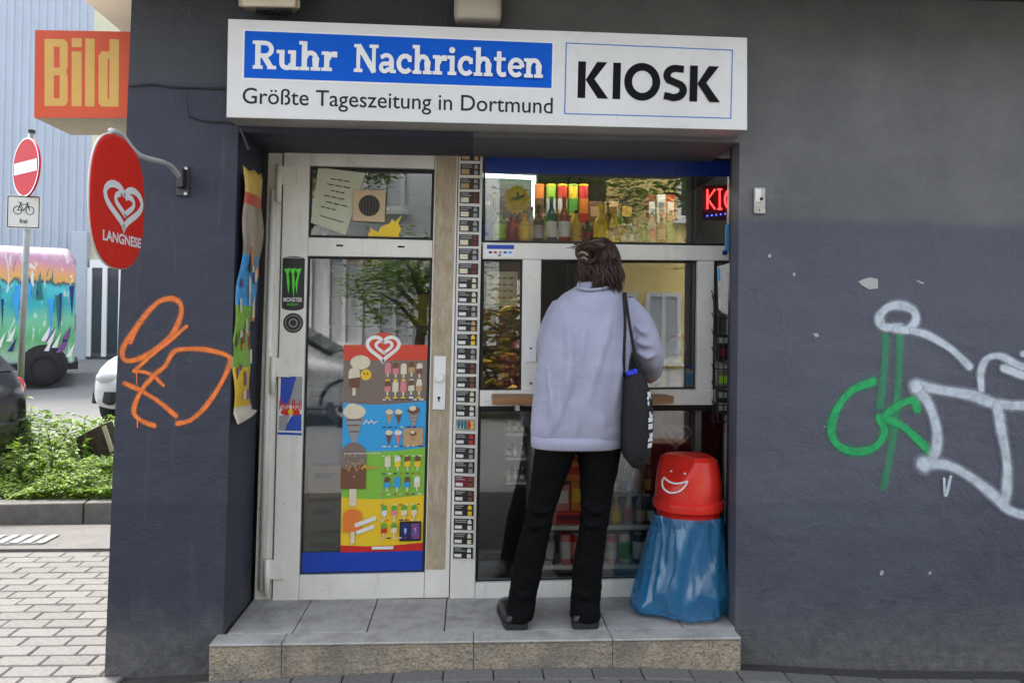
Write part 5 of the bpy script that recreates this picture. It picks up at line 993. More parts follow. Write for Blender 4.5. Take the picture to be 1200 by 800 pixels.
def rg(py, L, R_, Y, ry, e=2.3):
    a, b = U(L, py, Y), U(R_, py, Y); c = (a + b) / 2; return (c, (b - a).length / 2, ry, e)
torso = [(521, 625, 726, .075, .115), (505, 621.5, 729.5, .075, .130), (470, 625, 731, .08, .140), (430, 629, 736, .09, .142), (400, 634, 741, .105, .138), (372, 642.5, 745, .125, .128), (354, 652, 742, .14, .110), (344, 661, 731, .15, .095), (337, 673, 717, .16, .075), (331, 680, 711, .17, .062)]
def lerp_r(T, n=5):
    out = []
    for a, b in zip(T, T[1:]):
        for k in range(n): out.append(tuple(x + (y - x) * k / n for x, y in zip(a, b)))
    return out + [T[-1]]
mb = MB(); mb.rings([rg(*r) for r in lerp_r(torso)], 48)
px2 = SCL(.1)
armR = [(728, 360, .12), (744, 377, .10), (755, 398, .09), (762, 416, .11), (763, 428, .17), (763, 437, .23)]; rR = [19, 19, 18.5, 16.5, 14.5, 11.5]
armL = [(664, 362, .14), (650, 385, .17), (645, 412, .20), (650, 436, .25), (664, 448, .30)]; rL = [19, 18, 17, 14, 11]
mb.tube([U(*p) for p in armR], [r * px2 for r in rR], 18, smooth=4); mb.tube([U(*p) for p in armL], [r * px2 for r in rL], 18, smooth=4)
def backpt(px, py, lift):                        # on the back of the loose top
    for (a, b) in zip(torso, torso[1:]):
        if a[0] >= py >= b[0]:
            k = (a[0] - py) / (a[0] - b[0]); L, R_, Y, ry = (a[i] + (b[i] - a[i]) * k for i in range(1, 5)); u = (px - (L + R_) / 2) / ((R_ - L) / 2); u = max(-.97, min(.97, u))
            return U(px, py, Y - ry * max(0, 1 - abs(u) ** 2.3) ** (1 / 2.3) + .010 - lift)
for pts, r in (([(716, 352), (712, 385), (700, 425), (690, 470)], 6), ([(728, 365), (727, 410), (722, 455), (712, 500)], 6.5), ([(660, 362), (668, 405), (664, 455), (652, 500)], 6), ([(690, 350), (684, 395), (678, 440)], 5), ([(640, 430), (648, 470), (646, 505)], 6), ([(700, 470), (706, 495), (708, 512)], 5), ([(672, 470), (676, 500), (674, 514)], 4.5)):
    mb.tube([backpt(x, y, .008) for x, y in pts], [r * px2 * .35] + [r * px2] * (len(pts) - 2) + [r * px2 * .35], 8, smooth=4)
for pts, r in (([(742, 398, .02), (756, 404, .015), (770, 402, .05)], 3.5), ([(745, 411, .04), (758, 418, .02), (772, 414, .05)], 3.5), ([(744, 382, .015), (754, 390, .01), (764, 388, .05)], 3)):
    mb.tube([U(*p) for p in pts], [r * px2 * .4, r * px2, r * px2 * .4], 8, smooth=4)
for pts, r in (([(684, 338), (668, 356), (652, 380)], 1.6), ([(712, 338), (728, 354), (744, 380)], 1.6)): pass
o = mb.build('sweatshirt', 'sweat_cloth', pe, smooth=True, fix=True); soft(o, .0085, 6, ((.12, .014), (.04, .004)))
mb = MB(); mb.rings([rg(509, 622.5, 727.5, .075, .127), rg(516, 622, 728, .075, .127), rg(522, 622.5, 727.4, .075, .124), rg(523.5, 623.5, 726.5, .075, .119)], 48, cap=False)
hb = mb.build('hem_band', 'sweat_cloth', o, smooth=True); sm = hb.modifiers.new('thick', 'SOLIDIFY'); sm.thickness = .004
mb = MB(); mb.tube([U(678, 337.5, .075), U(688, 339.5, .06), U(700, 339, .06), U(713, 336, .085), U(716, 331, .17), U(700, 329, .235), U(680, 331, .2), U(678, 337.5, .075)], .0065, 8, smooth=4); mb.build('collar', 'sweat_cloth', o, smooth=True)
# trousers
def leg(rows): return [rg(*r) for r in lerp_r(rows, 4)]
LEGL = [(723, 591, 625, .058, .078), (715, 593, 626, .058, .072), (700, 596, 628, .06, .060), (662, 601, 636.5, .065, .060), (630, 609, 643, .07, .062), (597, 617, 650.5, .075, .067), (560, 623, 663, .075, .080), (530, 626, 675, .078, .095), (500, 630, 682, .08, .11), (470, 640, 690, .09, .10)]
LEGR = [(723, 667.5, 704, .058, .078), (715, 668, 703, .058, .072), (700, 669, 703.5, .06, .060), (662, 671.5, 706.5, .065, .060), (630, 677, 709.5, .07, .062), (597, 681.5, 714.5, .075, .067), (560, 679, 721, .075, .080), (530, 677, 727, .078, .095), (500, 672, 727, .08, .11), (470, 664, 722, .09, .10)]
mb = MB(); mb.rings(leg(LEGL), 30); mb.rings(leg(LEGR), 30); mb.rings([rg(518, 629, 726, .08, .11), rg(500, 629, 727, .08, .12), rg(470, 634, 724, .09, .11), rg(450, 640, 720, .1, .10)], 36)
for (pts, r) in (([(618, 592, .015), (633, 600, .0), (648, 596, .015)], 3.5), ([(612, 612, .02), (628, 617, .0), (643, 610, .02)], 3.2), ([(683, 590, .015), (698, 600, .0), (713, 594, .015)], 3.5), ([(681, 610, .02), (695, 616, .005), (709, 608, .02)], 3.2), ([(600, 690, .01), (612, 700, .0), (625, 695, .01)], 3), ([(671, 690, .01), (686, 699, .0), (702, 692, .01)], 3)):
    mb.tube([U(*p) for p in pts], [r * px2 * .5, r * px2, r * px2 * .5], 8, smooth=4)
o = mb.build('trousers', 'trouser_cloth', pe, smooth=True); soft(o, .008, 3, ((.05, .010), (.02, .003)))
# shoes
for L, R_, sgn in ((590.5, 621, -1), (668.5, 703.5, 1)):
    s0 = U((L + R_) / 2, 739, -.005); w = (R_ - L) / 2 * SCL(0) * .93; sh = []
    prof = [(-.0, .80, .048), (.015, .93, .052), (.05, 1.0, .056), (.10, .98, .058), (.15, 1.0, .066), (.20, 1.02, .050), (.245, .85, .042), (.27, .55, .030)]
    mb = MB(); n = 14; vs = []; fs = []
    for y, k, h in prof:
        for i in range(n):
            an = math.pi * i / (n - 1); vs.append((s0.x + sgn * y * .12 - math.cos(an) * w * k, s0.y + y, ztr + .022 + (h - .01) * max(0, math.sin(an)) ** .6))
    for j in range(len(prof) - 1):
        for i in range(n - 1): fs.append((j*n+i, j*n+i+1, (j+1)*n+i+1, (j+1)*n+i))
    fs += [tuple(range(n)), tuple((len(prof)-1)*n + i for i in range(n))] + [(j*n, (j+1)*n, (j+1)*n+n-1, j*n+n-1) for j in range(len(prof)-1)]
    mb.add(vs, fs); sh = mb.build('shoe', 'shoe', pe, smooth=True)
    mb = MB(); a = []; 
    for y, k, h in prof: a.append((s0.x + sgn * y * .12 - w * (k + .04), s0.y + y - .002))
    for y, k, h in prof[::-1]: a.append((s0.x + sgn * y * .12 + w * (k + .04), s0.y + y - .002))
    k = len(a); mb.add([(x, y, ztr + .001) for x, y in a] + [(x, y, ztr + .026) for x, y in a], [tuple(range(k)), tuple(range(k, 2*k))] + [(i, (i+1) % k, k+(i+1) % k, k+i) for i in range(k)]); mb.build('sole', 'sole', sh, bevel=.003)
# body: one continuous surface under the clothes
hc = U(702, 314, .205); mb = MB()
mb.rings([rg(py, L + 16, R_ - 16, Y + .02, max(.05, ry - .04)) for py, L, R_, Y, ry in torso if R_ - L > 60], 28)
for rows in (LEGL, LEGR): mb.rings([rg(py, L + 6, R_ - 6, Y, ry - .018) for py, L, R_, Y, ry in rows], 20)
mb.rings([rg(518, 640, 716, .08, .085), rg(480, 642, 716, .085, .085), rg(440, 648, 718, .095, .085)], 24)
for rows in (LEGL, LEGR): c = U((rows[0][1] + rows[0][2]) / 2, 730, .06); mb.tube([c + Vector((0, -.03, .03)), c + Vector((0, .0, -.0)), c + Vector((0, .07, -.015)), c + Vector((0, .14, -.02))], [.03, .035, .033, .02], 12)
mb.tube([U(696, 350, .14), U(698, 338, .165), U(701, 325, .195)], [.055, .05, .05], 16)
mb.ball(hc, .076, .092, .112, n=24); mb.ball(hc + Vector((0, .03, -.055)), .055, .065, .06, n=18)
mb.tube([hc + Vector((0, .088, .02)), hc + Vector((0, .108, -.018)), hc + Vector((0, .098, -.03))], [.009, .015, .012], 8); mb.tube([hc + Vector((-.02, .085, -.055)), hc + Vector((0, .094, -.055)), hc + Vector((.02, .085, -.055))], [.006, .009, .006], 8)
for s in (-1, 1): mb.ball(hc + Vector((s * .078, .005, -.01)), .012, .022, .032, n=10)
mb.tube([U(*p) for p in armR], [max(.03, r * px2 - .022) for r in rR], 12, smooth=3); mb.tube([U(*p) for p in armL], [max(.03, r * px2 - .022) for r in rL], 12, smooth=3)
for wr, sgn in ((U(763, 437, .23), 1), (U(664, 448, .30), -1)):
    pc = wr + Vector((.008 * sgn, .055, -.025)); mb.tube([wr + Vector((0, -.03, .01)), wr + Vector((0, .01, -.008)), pc], [.030, .026, .030], 12); mb.ball(pc, .040, .045, .018, n=14)
    for k, (dx, ln) in enumerate(((-.030, .066), (-.010, .078), (.010, .074), (.029, .058))):
        st = pc + Vector((dx * sgn, .030, .002)); mb.tube([st, st + Vector((dx * .2, ln * .45, .008)), st + Vector((dx * .25, ln * .78, -.004)), st + Vector((dx * .25, ln, -.016))], [.0095, .0092, .0085, .007], 8)
    st = pc + Vector((-.036 * sgn, -.012, -.002)); mb.tube([st, st + Vector((-.022 * sgn, .022, 0)), st + Vector((-.024 * sgn, .050, -.008))], [.012, .0105, .008], 8)
o = mb.build('body', 'skin', pe, smooth=True); soft(o, .0058, 2)
for s in (-1, 1): mb = MB(); mb.ball(hc + Vector((s * .030, .082, .016)), .011, n=10); mb.build('eye', 'p_white', o, smooth=True)
# hair: pinned-up knot at the back, loose falls at the nape
hr = random.Random(4); mb = MB(); mb.ball(hc + Vector((0, -.014, .012)), .086, .098, .116, n=24); mb.ball(hc + Vector((.028, -.050, -.055)), .058, .058, .075, n=18); mb.ball(U(686, 297, .105), .042, .040, .034, n=14); mb.ball(U(700, 288, .115), .045, .04, .03, n=14)
hb_ = mb.build('hair', 'hair', pe, smooth=True); soft(hb_, .009, 4)
mb = MB()
def hs_(a, el_, k=1.0):     # point on the hair shell: a around from the back, el_ down from crown
    return hc + Vector((0, -.012, .012)) + Vector((.092 * math.sin(a) * math.sin(el_), -.104 * math.cos(a) * math.sin(el_), .122 * math.cos(el_))) * k
for i in range(620):
    a = hr.uniform(-2.2, 2.2); e0 = hr.uniform(.1, 1.5); e1 = e0 + hr.uniform(.6, 1.3); w = hr.uniform(.0014, .0034); pts = []; sw = hr.uniform(-.3, .45)
    for k in range(6):
        u_ = k / 5; e = min(2.55, e0 + (e1 - e0) * u_); p = hs_(a + sw * u_ + .06 * math.sin(k * 2 + i), e, 1.0 + hr.uniform(-.005, .035) + .03 * u_)
        if e > 1.9: p += Vector((.02 * (a > -.3), -.01, -.03 * (e - 1.9)))
        pts.append(p)
    mb.tube(pts, [w, w, w, w * .9, w * .7, w * .25], 4)
bun = U(688, 297, .098)
for i in range(260):                                   # strands wound into the knot and flyaways
    a = hr.uniform(0, 6.28); b0 = hr.uniform(-1, 1); r1 = hr.uniform(.026, .056); pts = []; ln = hr.uniform(1.2, 3.0)
    for k in range(6): t_ = a + ln * k / 5; pts.append(bun + Vector((r1 * math.cos(t_), -.028 + .02 * b0 - .012 * math.sin(t_ * 2), r1 * .85 * math.sin(t_))))
    if i % 4 == 0: dv = Vector((hr.uniform(-.055, .03), -.01, hr.uniform(-.01, .05))); pts[-1] += dv; pts[-2] += dv * .5
    mb.tube(pts, [.0025, .003, .003, .0025, .002, .0008], 4)
for i in range(150):                                   # fall at the nape, towards the right
    p0 = hs_(hr.uniform(-.9, 1.3), hr.uniform(1.2, 1.9)); e = U(hr.uniform(688, 731), hr.uniform(334, 346), hr.uniform(.06, .12)); mdl = p0.lerp(e, .5) + Vector((.012, -.028, .004)); w = hr.uniform(.0014, .003)
    mb.tube([p0, mdl, e], [w, w, w * .3], 4, smooth=2)
mb.build('strands', 'hair', hb_, smooth=True)
mb = MB(); cl = U(683, 301, .045); mb.tube([cl + Vector((-.02, 0, .012)), cl + Vector((0, -.006, .02)), cl + Vector((.022, 0, .006))], .005, 6, smooth=3); mb.tube([cl + Vector((-.015, 0, -.01)), cl + Vector((.004, -.006, -.004)), cl + Vector((.02, 0, -.014))], .004, 6, smooth=3); mb.build('hair_clip', M('clip_tan', (.30, .22, .14), .35), hb_, smooth=True)

# ------------------------------------------------------------------ shoulder bag
M('bag_cloth', (.010, .010, .012), .85, var=.25, scale=40, bmp=.4, bscale=300)
bg_ = thing('tote_bag', 'black cotton tote bag with white print hanging from the right shoulder', 'bag', U(744, 545, .0))
rows = [(436, 732, 751, .03, .10), (446, 729.5, 756, .025, .125), (465, 728, 760, .02, .14), (490, 727.5, 761.5, .015, .145), (512, 728, 761, .015, .14), (528, 729.5, 759, .015, .13), (538, 732.5, 756, .015, .11), (545.5, 739, 751, .015, .07)]
mb = MB(); rws = [rg(*r, 2.6) for r in lerp_r(rows, 4)]
mb.rings(rws, 40, fn=lambda p, u, an: p + Vector((.007 * noise.noise(Vector((u * 5, an * 1.5, 2))), .007 * noise.noise(Vector((u * 7, an * 2, 5))), 0))); mb.build('pouch', 'bag_cloth', bg_, smooth=True)
for y0, y1, shp in ((456, 471, 'O'), (478, 498, 'A'), (502, 519, 'D')):
    A = MB()
    for k in range(3):
        f0, f1 = y0 + (y1 - y0) * k / 3, y0 + (y1 - y0) * (k + (.94 if k != 1 else .7)) / 3; q = []
        for (yy, an) in ((f0, -1.22), (f0, -.80), (f1, -.80), (f1, -1.22)):
            for a_, b_2 in zip(rows, rows[1:]):
                if a_[0] <= yy <= b_2[0]:
                    t_ = (yy - a_[0]) / (b_2[0] - a_[0]); c, rx_, ry_, e_ = rg(yy, *[a_[i] + (b_2[i] - a_[i]) * t_ for i in range(1, 5)], 2.6); ca, sa = math.cos(an + (.12 if k in (0, 3) else 0)), math.sin(an); kk = (abs(ca)**e_ + abs(sa)**e_) ** (-1/e_); q.append(c + Vector((rx_ * ca * kk * 1.0, ry_ * sa * kk * 1.07, 0))); break
        if len(q) == 4: A.add(q, [(0, 1, 2, 3)])
    A.build('letter_print', 'white_print', bg_, fix=False)
for pts in ([(731, 346, .035), (732.5, 375, -.02), (731.5, 410, -.035), (731, 442, -.01)], [(733, 346, .035), (737, 375, -.02), (743, 410, -.03), (749.5, 440, -.02)]):
    mb = MB(); mb.tube([U(733, 343.5, .13)] + [U(*p) for p in pts], .0065, 8, smooth=5, sy=.5); mb.build('strap', 'bag_cloth', bg_, smooth=True)
t = thing('blue_pouch', 'bright blue crumpled item sticking out of the tote bag', 'pouch', U(741, 441, -.05)); mb = MB(); mb.ball(U(739, 437.5, -.045), .020, .02, .016, n=12); mb.ball(U(744, 436, -.04), .015, .015, .017, n=12); mb.build('pouch', M('bright_blue', (.01, .03, .55), .4, var=.3, scale=50, bmp=.6), t, smooth=True)
# ================================================================== CORNER VIEW ON THE LEFT
# hall clad in corrugated sheet
hl = thing('metal_hall', 'tall hall clad in pale blue corrugated metal across the yard', 'building', (-10, 14.5, .6))
per = .177; nrib = 6; pw = per * nrib; vs = []; fs = []; prof = [(0, 0), (.30, 0), (.42, -.030), (.62, -.030), (.74, 0), (1.0, 0)]
pts = [(per * (i + a), b) for i in range(nrib) for a, b in (prof if i == 0 else prof[1:])]
for x, y in pts: vs += [(x, y, 0), (x, y, 9.6)]
fs = [(2*i, 2*i+2, 2*i+3, 2*i+1) for i in range(len(pts) - 1)]
mb = MB(); mb.add(vs, fs); sh0 = mb.build('cladding_sheet', 'corrugated', fix=False); x = -22.0; k = 0
while x + pw < -6.2:
    o = sh0 if k == 0 else sh0.copy()
    if k: COL.objects.link(o)
    o.parent = hl; o.location = (x + 10, 0 - (.004 if k % 2 else 0), -.3); x += pw + .003; k += 1
xe = x
mb = MB(); mb.box(-22, 2, 14.52, 22, .3, 9.5); mb.build('hall_body', M('hall_grey', (.4, .43, .47), .7, var=.05), hl)
# column and glazed entrance at its right end
a = U(86, 300, 14.4); b = U(104, 300, 14.4)
mb = MB(); mb.box(a.x, b.x, 14.3, 14.49, .4, 3.4); mb.build('column', M('col_grey', (.42, .46, .52), .5, var=.05), hl, bevel=.02)
mb = MB(); mb.box(b.x + .002, b.x + 1.4, 14.44, 14.5, U(120, 314, 14.4).z, 9.5); mb.build('fascia', M('fascia_yellow', (.55, .53, .38), .6, var=.1), hl)
sw = thing('glazed_entrance', 'glazed entrance with white frames at the foot of the hall', 'door', (b.x + .6, 14.42, .6))
zt_, zb_ = U(120, 314, 14.4).z, .62
for px in (105.5, 123.5, 142.5, 160):
    p = U(px, 360, 14.4); mb = MB(); mb.box(p.x - .05, p.x + .05, 14.34, 14.43, zb_, zt_); mb.build('frame_post', 'white', sw)
mb = MB(); mb.box(U(105.5, 360, 14.4).x, U(160, 360, 14.4).x, 14.345, 14.425, zt_ + .001, zt_ + .18); mb.build('frame_head', 'white', sw)
for q in ((106, 123), (124, 142), (143, 159)):
    p0, p1 = U(q[0], 360, 14.4), U(q[1], 360, 14.4); mb = MB(); mb.box(p0.x + .045, p1.x - .045, 14.38, 14.39, zb_, zt_); mb.build('pane', M('dark_glass', (.05, .06, .075), .08), sw)
# no-entry sign and cycle plate on one pole
bp = U(22, 500, 4.8); tp = U(37, 156, 4.8)
ps = thing('road_sign', 'round red no-entry sign with a bicycle plate on a grey pole', 'road sign', (bp.x, 4.8, .05))
mb = MB(); mb.tube([Vector((bp.x - .012, 4.8, .05)), tp], .030, 12); mb.build('pole', M('galv', (.28, .30, .30), .5, .5, var=.15), ps, smooth=True)
mb = MB(); mb.tube([tp, tp + Vector((.001, 0, .03))], .034, 12); mb.build('cap', 'black', ps)
c = U(30, 196, 4.76); nrm = Vector((-.62, -.78, 0)).normalized()
mb = MB(); mb.disc(c, .300, nrm, .018, 40); rd = mb.build('red_disc', M('traffic_red', (.50, .005, .02), .55, spec=.2), ps)
ex = Vector((0, 0, 1)).cross(nrm).normalized(); ez = Vector((0, 0, 1)); A = Art([c - ex*.3 + ez*.3 + nrm*.001, c + ex*.3 + ez*.3 + nrm*.001, c + ex*.3 - ez*.3 + nrm*.001, c - ex*.3 - ez*.3 + nrm*.001], nrm * .0012)
ring = [el(.5, .5, .5, .5, 40), el(.5, .5, .475, .475, 40)]; A.k += 1
for i in range(40): A.lay('white_print', [ring[0][i], ring[0][(i+1) % 40], ring[1][(i+1) % 40], ring[1][i]], same=True)
A.lay('white_print', rc(.07, .40, .93, .60)); A.build('bar_print', rd)
c = U(27.5, 248.5, 4.76); n2 = Vector((.18, -.98, 0)).normalized(); ex = Vector((0, 0, 1)).cross(n2).normalized(); hw_, hh_ = .155, .170
q = [c - ex*hw_ + ez*hh_, c + ex*hw_ + ez*hh_, c + ex*hw_ - ez*hh_, c - ex*hw_ - ez*hh_]
mb = MB(); mb.hexa(q, [p - n2 * .006 for p in q]); pl = mb.build('cycle_plate', M('plate_white', (.66, .68, .66), .4), ps)
A = Art([p + n2 * .001 for p in q], n2 * .0008)
for r_ in (rc(.03, .03, .97, .055), rc(.03, .945, .97, .97), rc(.03, .055, .055, .945), rc(.945, .055, .97, .945)): A.lay('ink', r_, same=r_[0] != (.03, .03))
for cx in (.33, .69): A.line('ink', [(cx + .12 * math.cos(i * .3491), .45 + .12 * math.sin(i * .3491)) for i in range(19)], .022)
for l in ([(.33, .45), (.42, .27), (.62, .27), (.51, .45), (.42, .27)], [(.51, .45), (.33, .45)], [(.69, .45), (.60, .22), (.68, .22)], [(.42, .27), (.40, .22)], [(.36, .22), (.45, .22)]): A.line('ink', l, .022)
A.mesh('ink', text('frei', .01), .40, .70, .62, .84); A.build('cycle_print', pl)

# ------------------------------------------------------------------ vehicles
M('tyre', (.012, .012, .013), .8); M('rim', (.42, .42, .43), .4, .1, var=.1); M('car_glass', (.02, .025, .03), .05); M('lens', (.55, .56, .58), .08); M('tail_red', (.45, .01, .01), .2)
def wheel(par, x, y, r, w, side):
    mb = MB(); n = 28; pr = [(r * .62, -w/2), (r * .9, -w/2), (r, -w * .35), (r, w * .35), (r * .9, w/2), (r * .62, w/2)]; vs = []; fs = []
    for rr, yy in pr:
        for i in range(n): a = 2*math.pi*i/n; vs.append((x + rr*math.cos(a), y + yy, r + rr*math.sin(a)))
    for j in range(len(pr)-1):
        for i in range(n): fs.append((j*n+i, j*n+(i+1) % n, (j+1)*n+(i+1) % n, (j+1)*n+i))
    wt = MB(); wt.add(vs, fs); ty = wt.build('wheel', 'tyre', par, smooth=True)
    mb = MB(); mb.disc((x, y + side * w * .30, r), r * .64, (0, side, 0), w * .5, 24); rm = mb.build('rim', 'rim', ty, bevel=.01)
    for k in range(5):
        a = 2*math.pi*k/5; mb = MB(); mb.disc((x + r*.40*math.cos(a), y + side * (w * .30 + .004), r + r*.40*math.sin(a)), r * .13, (0, side, 0), .006, 10); mb.build('rim_hole', 'black', ty)
def car(name, label, paint, loc, rot, hatch=True):
    t = thing(name, label, 'car', (0, 0, 0))
    S = [(-2.05, .62, .42, .80, .86, .50), (-2.0, .74, .30, .84, .98, .56), (-1.85, .84, .22, .90, 1.22 if hatch else 1.0, .60), (-1.5, .87, .19, .92, 1.42, .58), (-.6, .88, .18, .92, 1.50, .60), (.15, .88, .18, .92, 1.46, .60), (.62, .88, .18, .92, 1.24, .66), (1.0, .87, .18, .92, .99, .70), (1.5, .85, .19, .86, .90, .66), (1.85, .80, .22, .74, .79, .58), (2.02, .66, .32, .62, .66, .45)]
    mb = MB(); vs = []; fs = []
    for x, hw, zl_, zb, zt, rw in S:
        h = [(hw * .9, zl_), (hw, zl_ + .12), (hw * 1.015, (zl_ + zb) / 2), (hw * .985, zb), (rw * .98 + (hw - rw) * .12, zt - .05), (rw * .8, zt)]
        vs += [(x, -a, b) for a, b in h] + [(x, a, b) for a, b in h[::-1]]
    k = 12
    for j in range(len(S) - 1):
        for i in range(k): fs.append((j*k+i, j*k+(i+1) % k, (j+1)*k+(i+1) % k, (j+1)*k+i))
    fs += [tuple(range(k)), tuple((len(S)-1)*k + i for i in range(k))]
    mb.add(vs, fs); o = mb.build('body', paint, t, smooth=True); s = o.modifiers.new('sub', 'SUBSURF'); s.levels = 2; s.render_levels = 2
    for sd in (-1, 1):
        for x0, x1, z0, z1a, z1b in ((-1.45, -.62, .95, 1.33, 1.42), (-.54, .28, .95, 1.42, 1.36)):
            mb = MB(); yb, yt = .885 * sd, .69 * sd; q = [(x0, yt, z1a), (x1, yt, z1b), (x1 + (.28 if x1 > 0 else 0), yb, z0), (x0 - (.12 if x0 < -1 else 0), yb, z0)]
            mb.hexa([Vector(p) for p in q], [Vector((p[0], p[1] - .03 * sd, p[2])) for p in q]); mb.build('side_window', 'car_glass', t)
        for xw in (-1.28, 1.28):
            wheel(t, xw, .76 * sd, .31, .2, sd); mb = MB(); mb.tube([(xw + .37 * math.cos(a_ * .3142), .872 * sd, .31 + .37 * math.sin(a_ * .3142)) for a_ in range(11)], .03, 6); mb.build('wheel_arch', 'black', t)
        mb = MB(); mb.ball((1.90, .58 * sd, .64), .10, .16, .085, n=14); mb.build('headlight', 'lens', t, smooth=True)
        mb = MB(); mb.ball((1.95, .55 * sd, .38), .05, .09, .06, n=12); mb.build('fog_light', 'black', t, smooth=True)
        mb = MB(); mb.ball((-1.955, .66 * sd, .82), .045, .10, .11, n=14); mb.build('tail_light', 'tail_red', t, smooth=True)
        mb = MB(); mb.ball((.62, .96 * sd, .98), .07, .10, .065, n=10); mb.build('wing_mirror', paint, t, smooth=True)
    mb = MB(); q = [Vector((.30, -.60, 1.40)), Vector((.30, .60, 1.40)), Vector((.98, .70, .99)), Vector((.98, -.70, .99))]; q = [p + Vector((.03, 0, .045)) for p in q]; mb.hexa(q, [p - Vector((.03, 0, .03)) for p in q]); mb.build('windscreen', 'car_glass', t)
    mb = MB(); q = [Vector((-1.62, -.54, 1.36)), Vector((-1.62, .54, 1.36)), Vector((-1.99, .56, 1.0)), Vector((-1.99, -.56, 1.0))]; mb.hexa(q, [p + Vector((.05, 0, -.02)) for p in q]); mb.build('rear_window', 'car_glass', t)
    mb = MB(); mb.rings([((1.98, 0, .36), .07, .62, 4), ((1.98, 0, .48), .07, .60, 4)], 24); mb.build('grille', 'black', t)
    mb = MB(); mb.rings([((-2.0, 0, .34), .09, .74, 4), ((-2.0, 0, .56), .09, .72, 4)], 24); mb.build('rear_bumper', paint, t, smooth=False)
    t.location = loc; t.rotation_euler = (0, 0, rot); return t
M('paint_black', (.008, .008, .010), .12); M('paint_white', (.62, .63, .63), .2); M('paint_silver', (.42, .43, .44), .25, .5)
p = U(119, 470, 5.9); car('parked_car', 'white car nose just showing behind the dark pier', 'paint_white', (p.x + .60, 5.9 + 2.05, gz(0, 6.6) - .0), -math.pi / 2)
p = U(13, 520, 2.9); car('parked_car', 'dark car tail cut by the left edge of the photo', 'paint_black', (p.x - 2.46, 3.2, .0), math.pi)
# painted van
vn = thing('painted_van', 'graffiti painted van in turquoise, green and orange parked in the yard', 'van', (0, 0, 0)); vY = 10.6; vx1 = U(87.5, 400, vY).x; vx0 = vx1 - 4.9; vz = .29
m, nt, b_ = new_mat('van_mural'); v = objco(nt); sx = N(nt, 'SeparateXYZ'); nt.links.new(v, sx.inputs[0]); b_.inputs['Roughness'].default_value = .3
wob = N(nt, 'Math', operation='MULTIPLY_ADD'); nt.links.new(nz(nt, objco(nt, (1, 1, .25)), 3.5, 5, .65, .8), wob.inputs[0]); wob.inputs[1].default_value = .55; nt.links.new(sx.outputs[2], wob.inputs[2])
mr = N(nt, 'MapRange'); mr.inputs['From Min'].default_value = .85; mr.inputs['From Max'].default_value = 2.95; nt.links.new(wob.outputs[0], mr.inputs[0])
rc_ = ramp(nt, [(0, (.30, .30, .45)), (.10, (.35, .55, .38)), (.25, (.10, .42, .16)), (.40, (.16, .50, .30)), (.52, (.02, .42, .46)), (.68, (.05, .50, .56)), (.715, (.03, .05, .07)), (.735, (.65, .36, .08)), (.82, (.66, .30, .16)), (.9, (.50, .25, .38)), (1, (.68, .52, .55))], mr.outputs[0])
rc_ = mixc(nt, ramp(nt, [(.60, 0), (.64, .8)], nz(nt, objco(nt, (2.2, 2, .5)), 4.2, 4, .6, 1.2)), rc_, (.62, .72, .70)); rc_ = mixc(nt, ramp(nt, [(.655, 0), (.68, .85)], nz(nt, objco(nt, (1.7, 2, .6)), 5.3, 3, .6, 2.0)), rc_, (.02, .12, .12)); nt.links.new(rc_, b_.inputs['Base Color'])
mb = MB(); st = []
for x, zt, in ((vx0, 1.5), (vx0 + .9, 1.65), (vx0 + 1.3, 2.30), (vx0 + 1.8, 2.42), (vx1 - .12, 2.42), (vx1, 2.20)):
    st.append((x, zt))
vs = []; fs = []
for x, zt in st:
    h = [(0, .38), (.0, .55), (-.015, 1.0), (.04, 1.75 if zt > 1.9 else zt - .2), (.11, zt - .14), (.30, zt)]
    vs += [(x, vY + a, vz + b) for a, b in h] + [(x, vY + 1.9 - a, vz + b) for a, b in h[::-1]]
k = 12
for j in range(len(st) - 1):
    for i in range(k): fs.append((j*k+i, j*k+(i+1) % k, (j+1)*k+(i+1) % k, (j+1)*k+i))
fs += [tuple(range(k)), tuple((len(st)-1)*k + i for i in range(k))]; mb.add(vs, fs); mb.build('body', 'van_mural', vn, smooth=True, bevel=.05)
wx = U(56, 425, vY).x; 
for x_ in (wx, wx - 3.0):
    sub = len(bpy.data.objects); 
    for sd, yy in ((-1, vY + .05), (1, vY + 1.85)):
        mb = MB(); before = set(bpy.data.objects); wheel(vn, x_, yy, .315, .22, sd)
        for o in set(bpy.data.objects) - before:
            if o.parent == vn: o.location.z = vz
    mb = MB(); mb.disc((x_, vY - .018, vz + .36), .36, (0, -1, 0), .03, 28); mb.build('wheel_arch', 'black', vn)
A = MB(); rv = random.Random(8); P = lambda x, z, d=.02: Vector((x, vY - d, z))
for i in range(34):          # drips and flames of the mural, each a hair above the last
    x = vx1 - rv.uniform(.05, 2.2); w = rv.uniform(.015, .06); zt = vz + 1.55 + rv.uniform(-.1, .22); ln = rv.uniform(.2, .75); mi = rv.choice([0, 0, 1, 2, 3]); up = rv.random() < .35; d = .019 + i * .0012
    A.add([P(x - w, zt, d), P(x + w, zt, d), P(x + w * .3, zt + (.3 if up else -ln), d)], [(0, 1, 2)], mi)
for i in range(22):
    x = vx1 - rv.uniform(.05, 1.5); z = vz + rv.uniform(.42, .85); A.add([P(x - .05, z, .02 + i * .0012), P(x + .03, z, .02 + i * .0012), P(x + .09, z + .26, .02 + i * .0012)], [(0, 1, 2)], rv.choice([2, 3, 4]))
A.build('mural_strokes', ['p_teal', 'p_sky', 'p_navy', 'p_white', 'p_purple'], vn, fix=False)
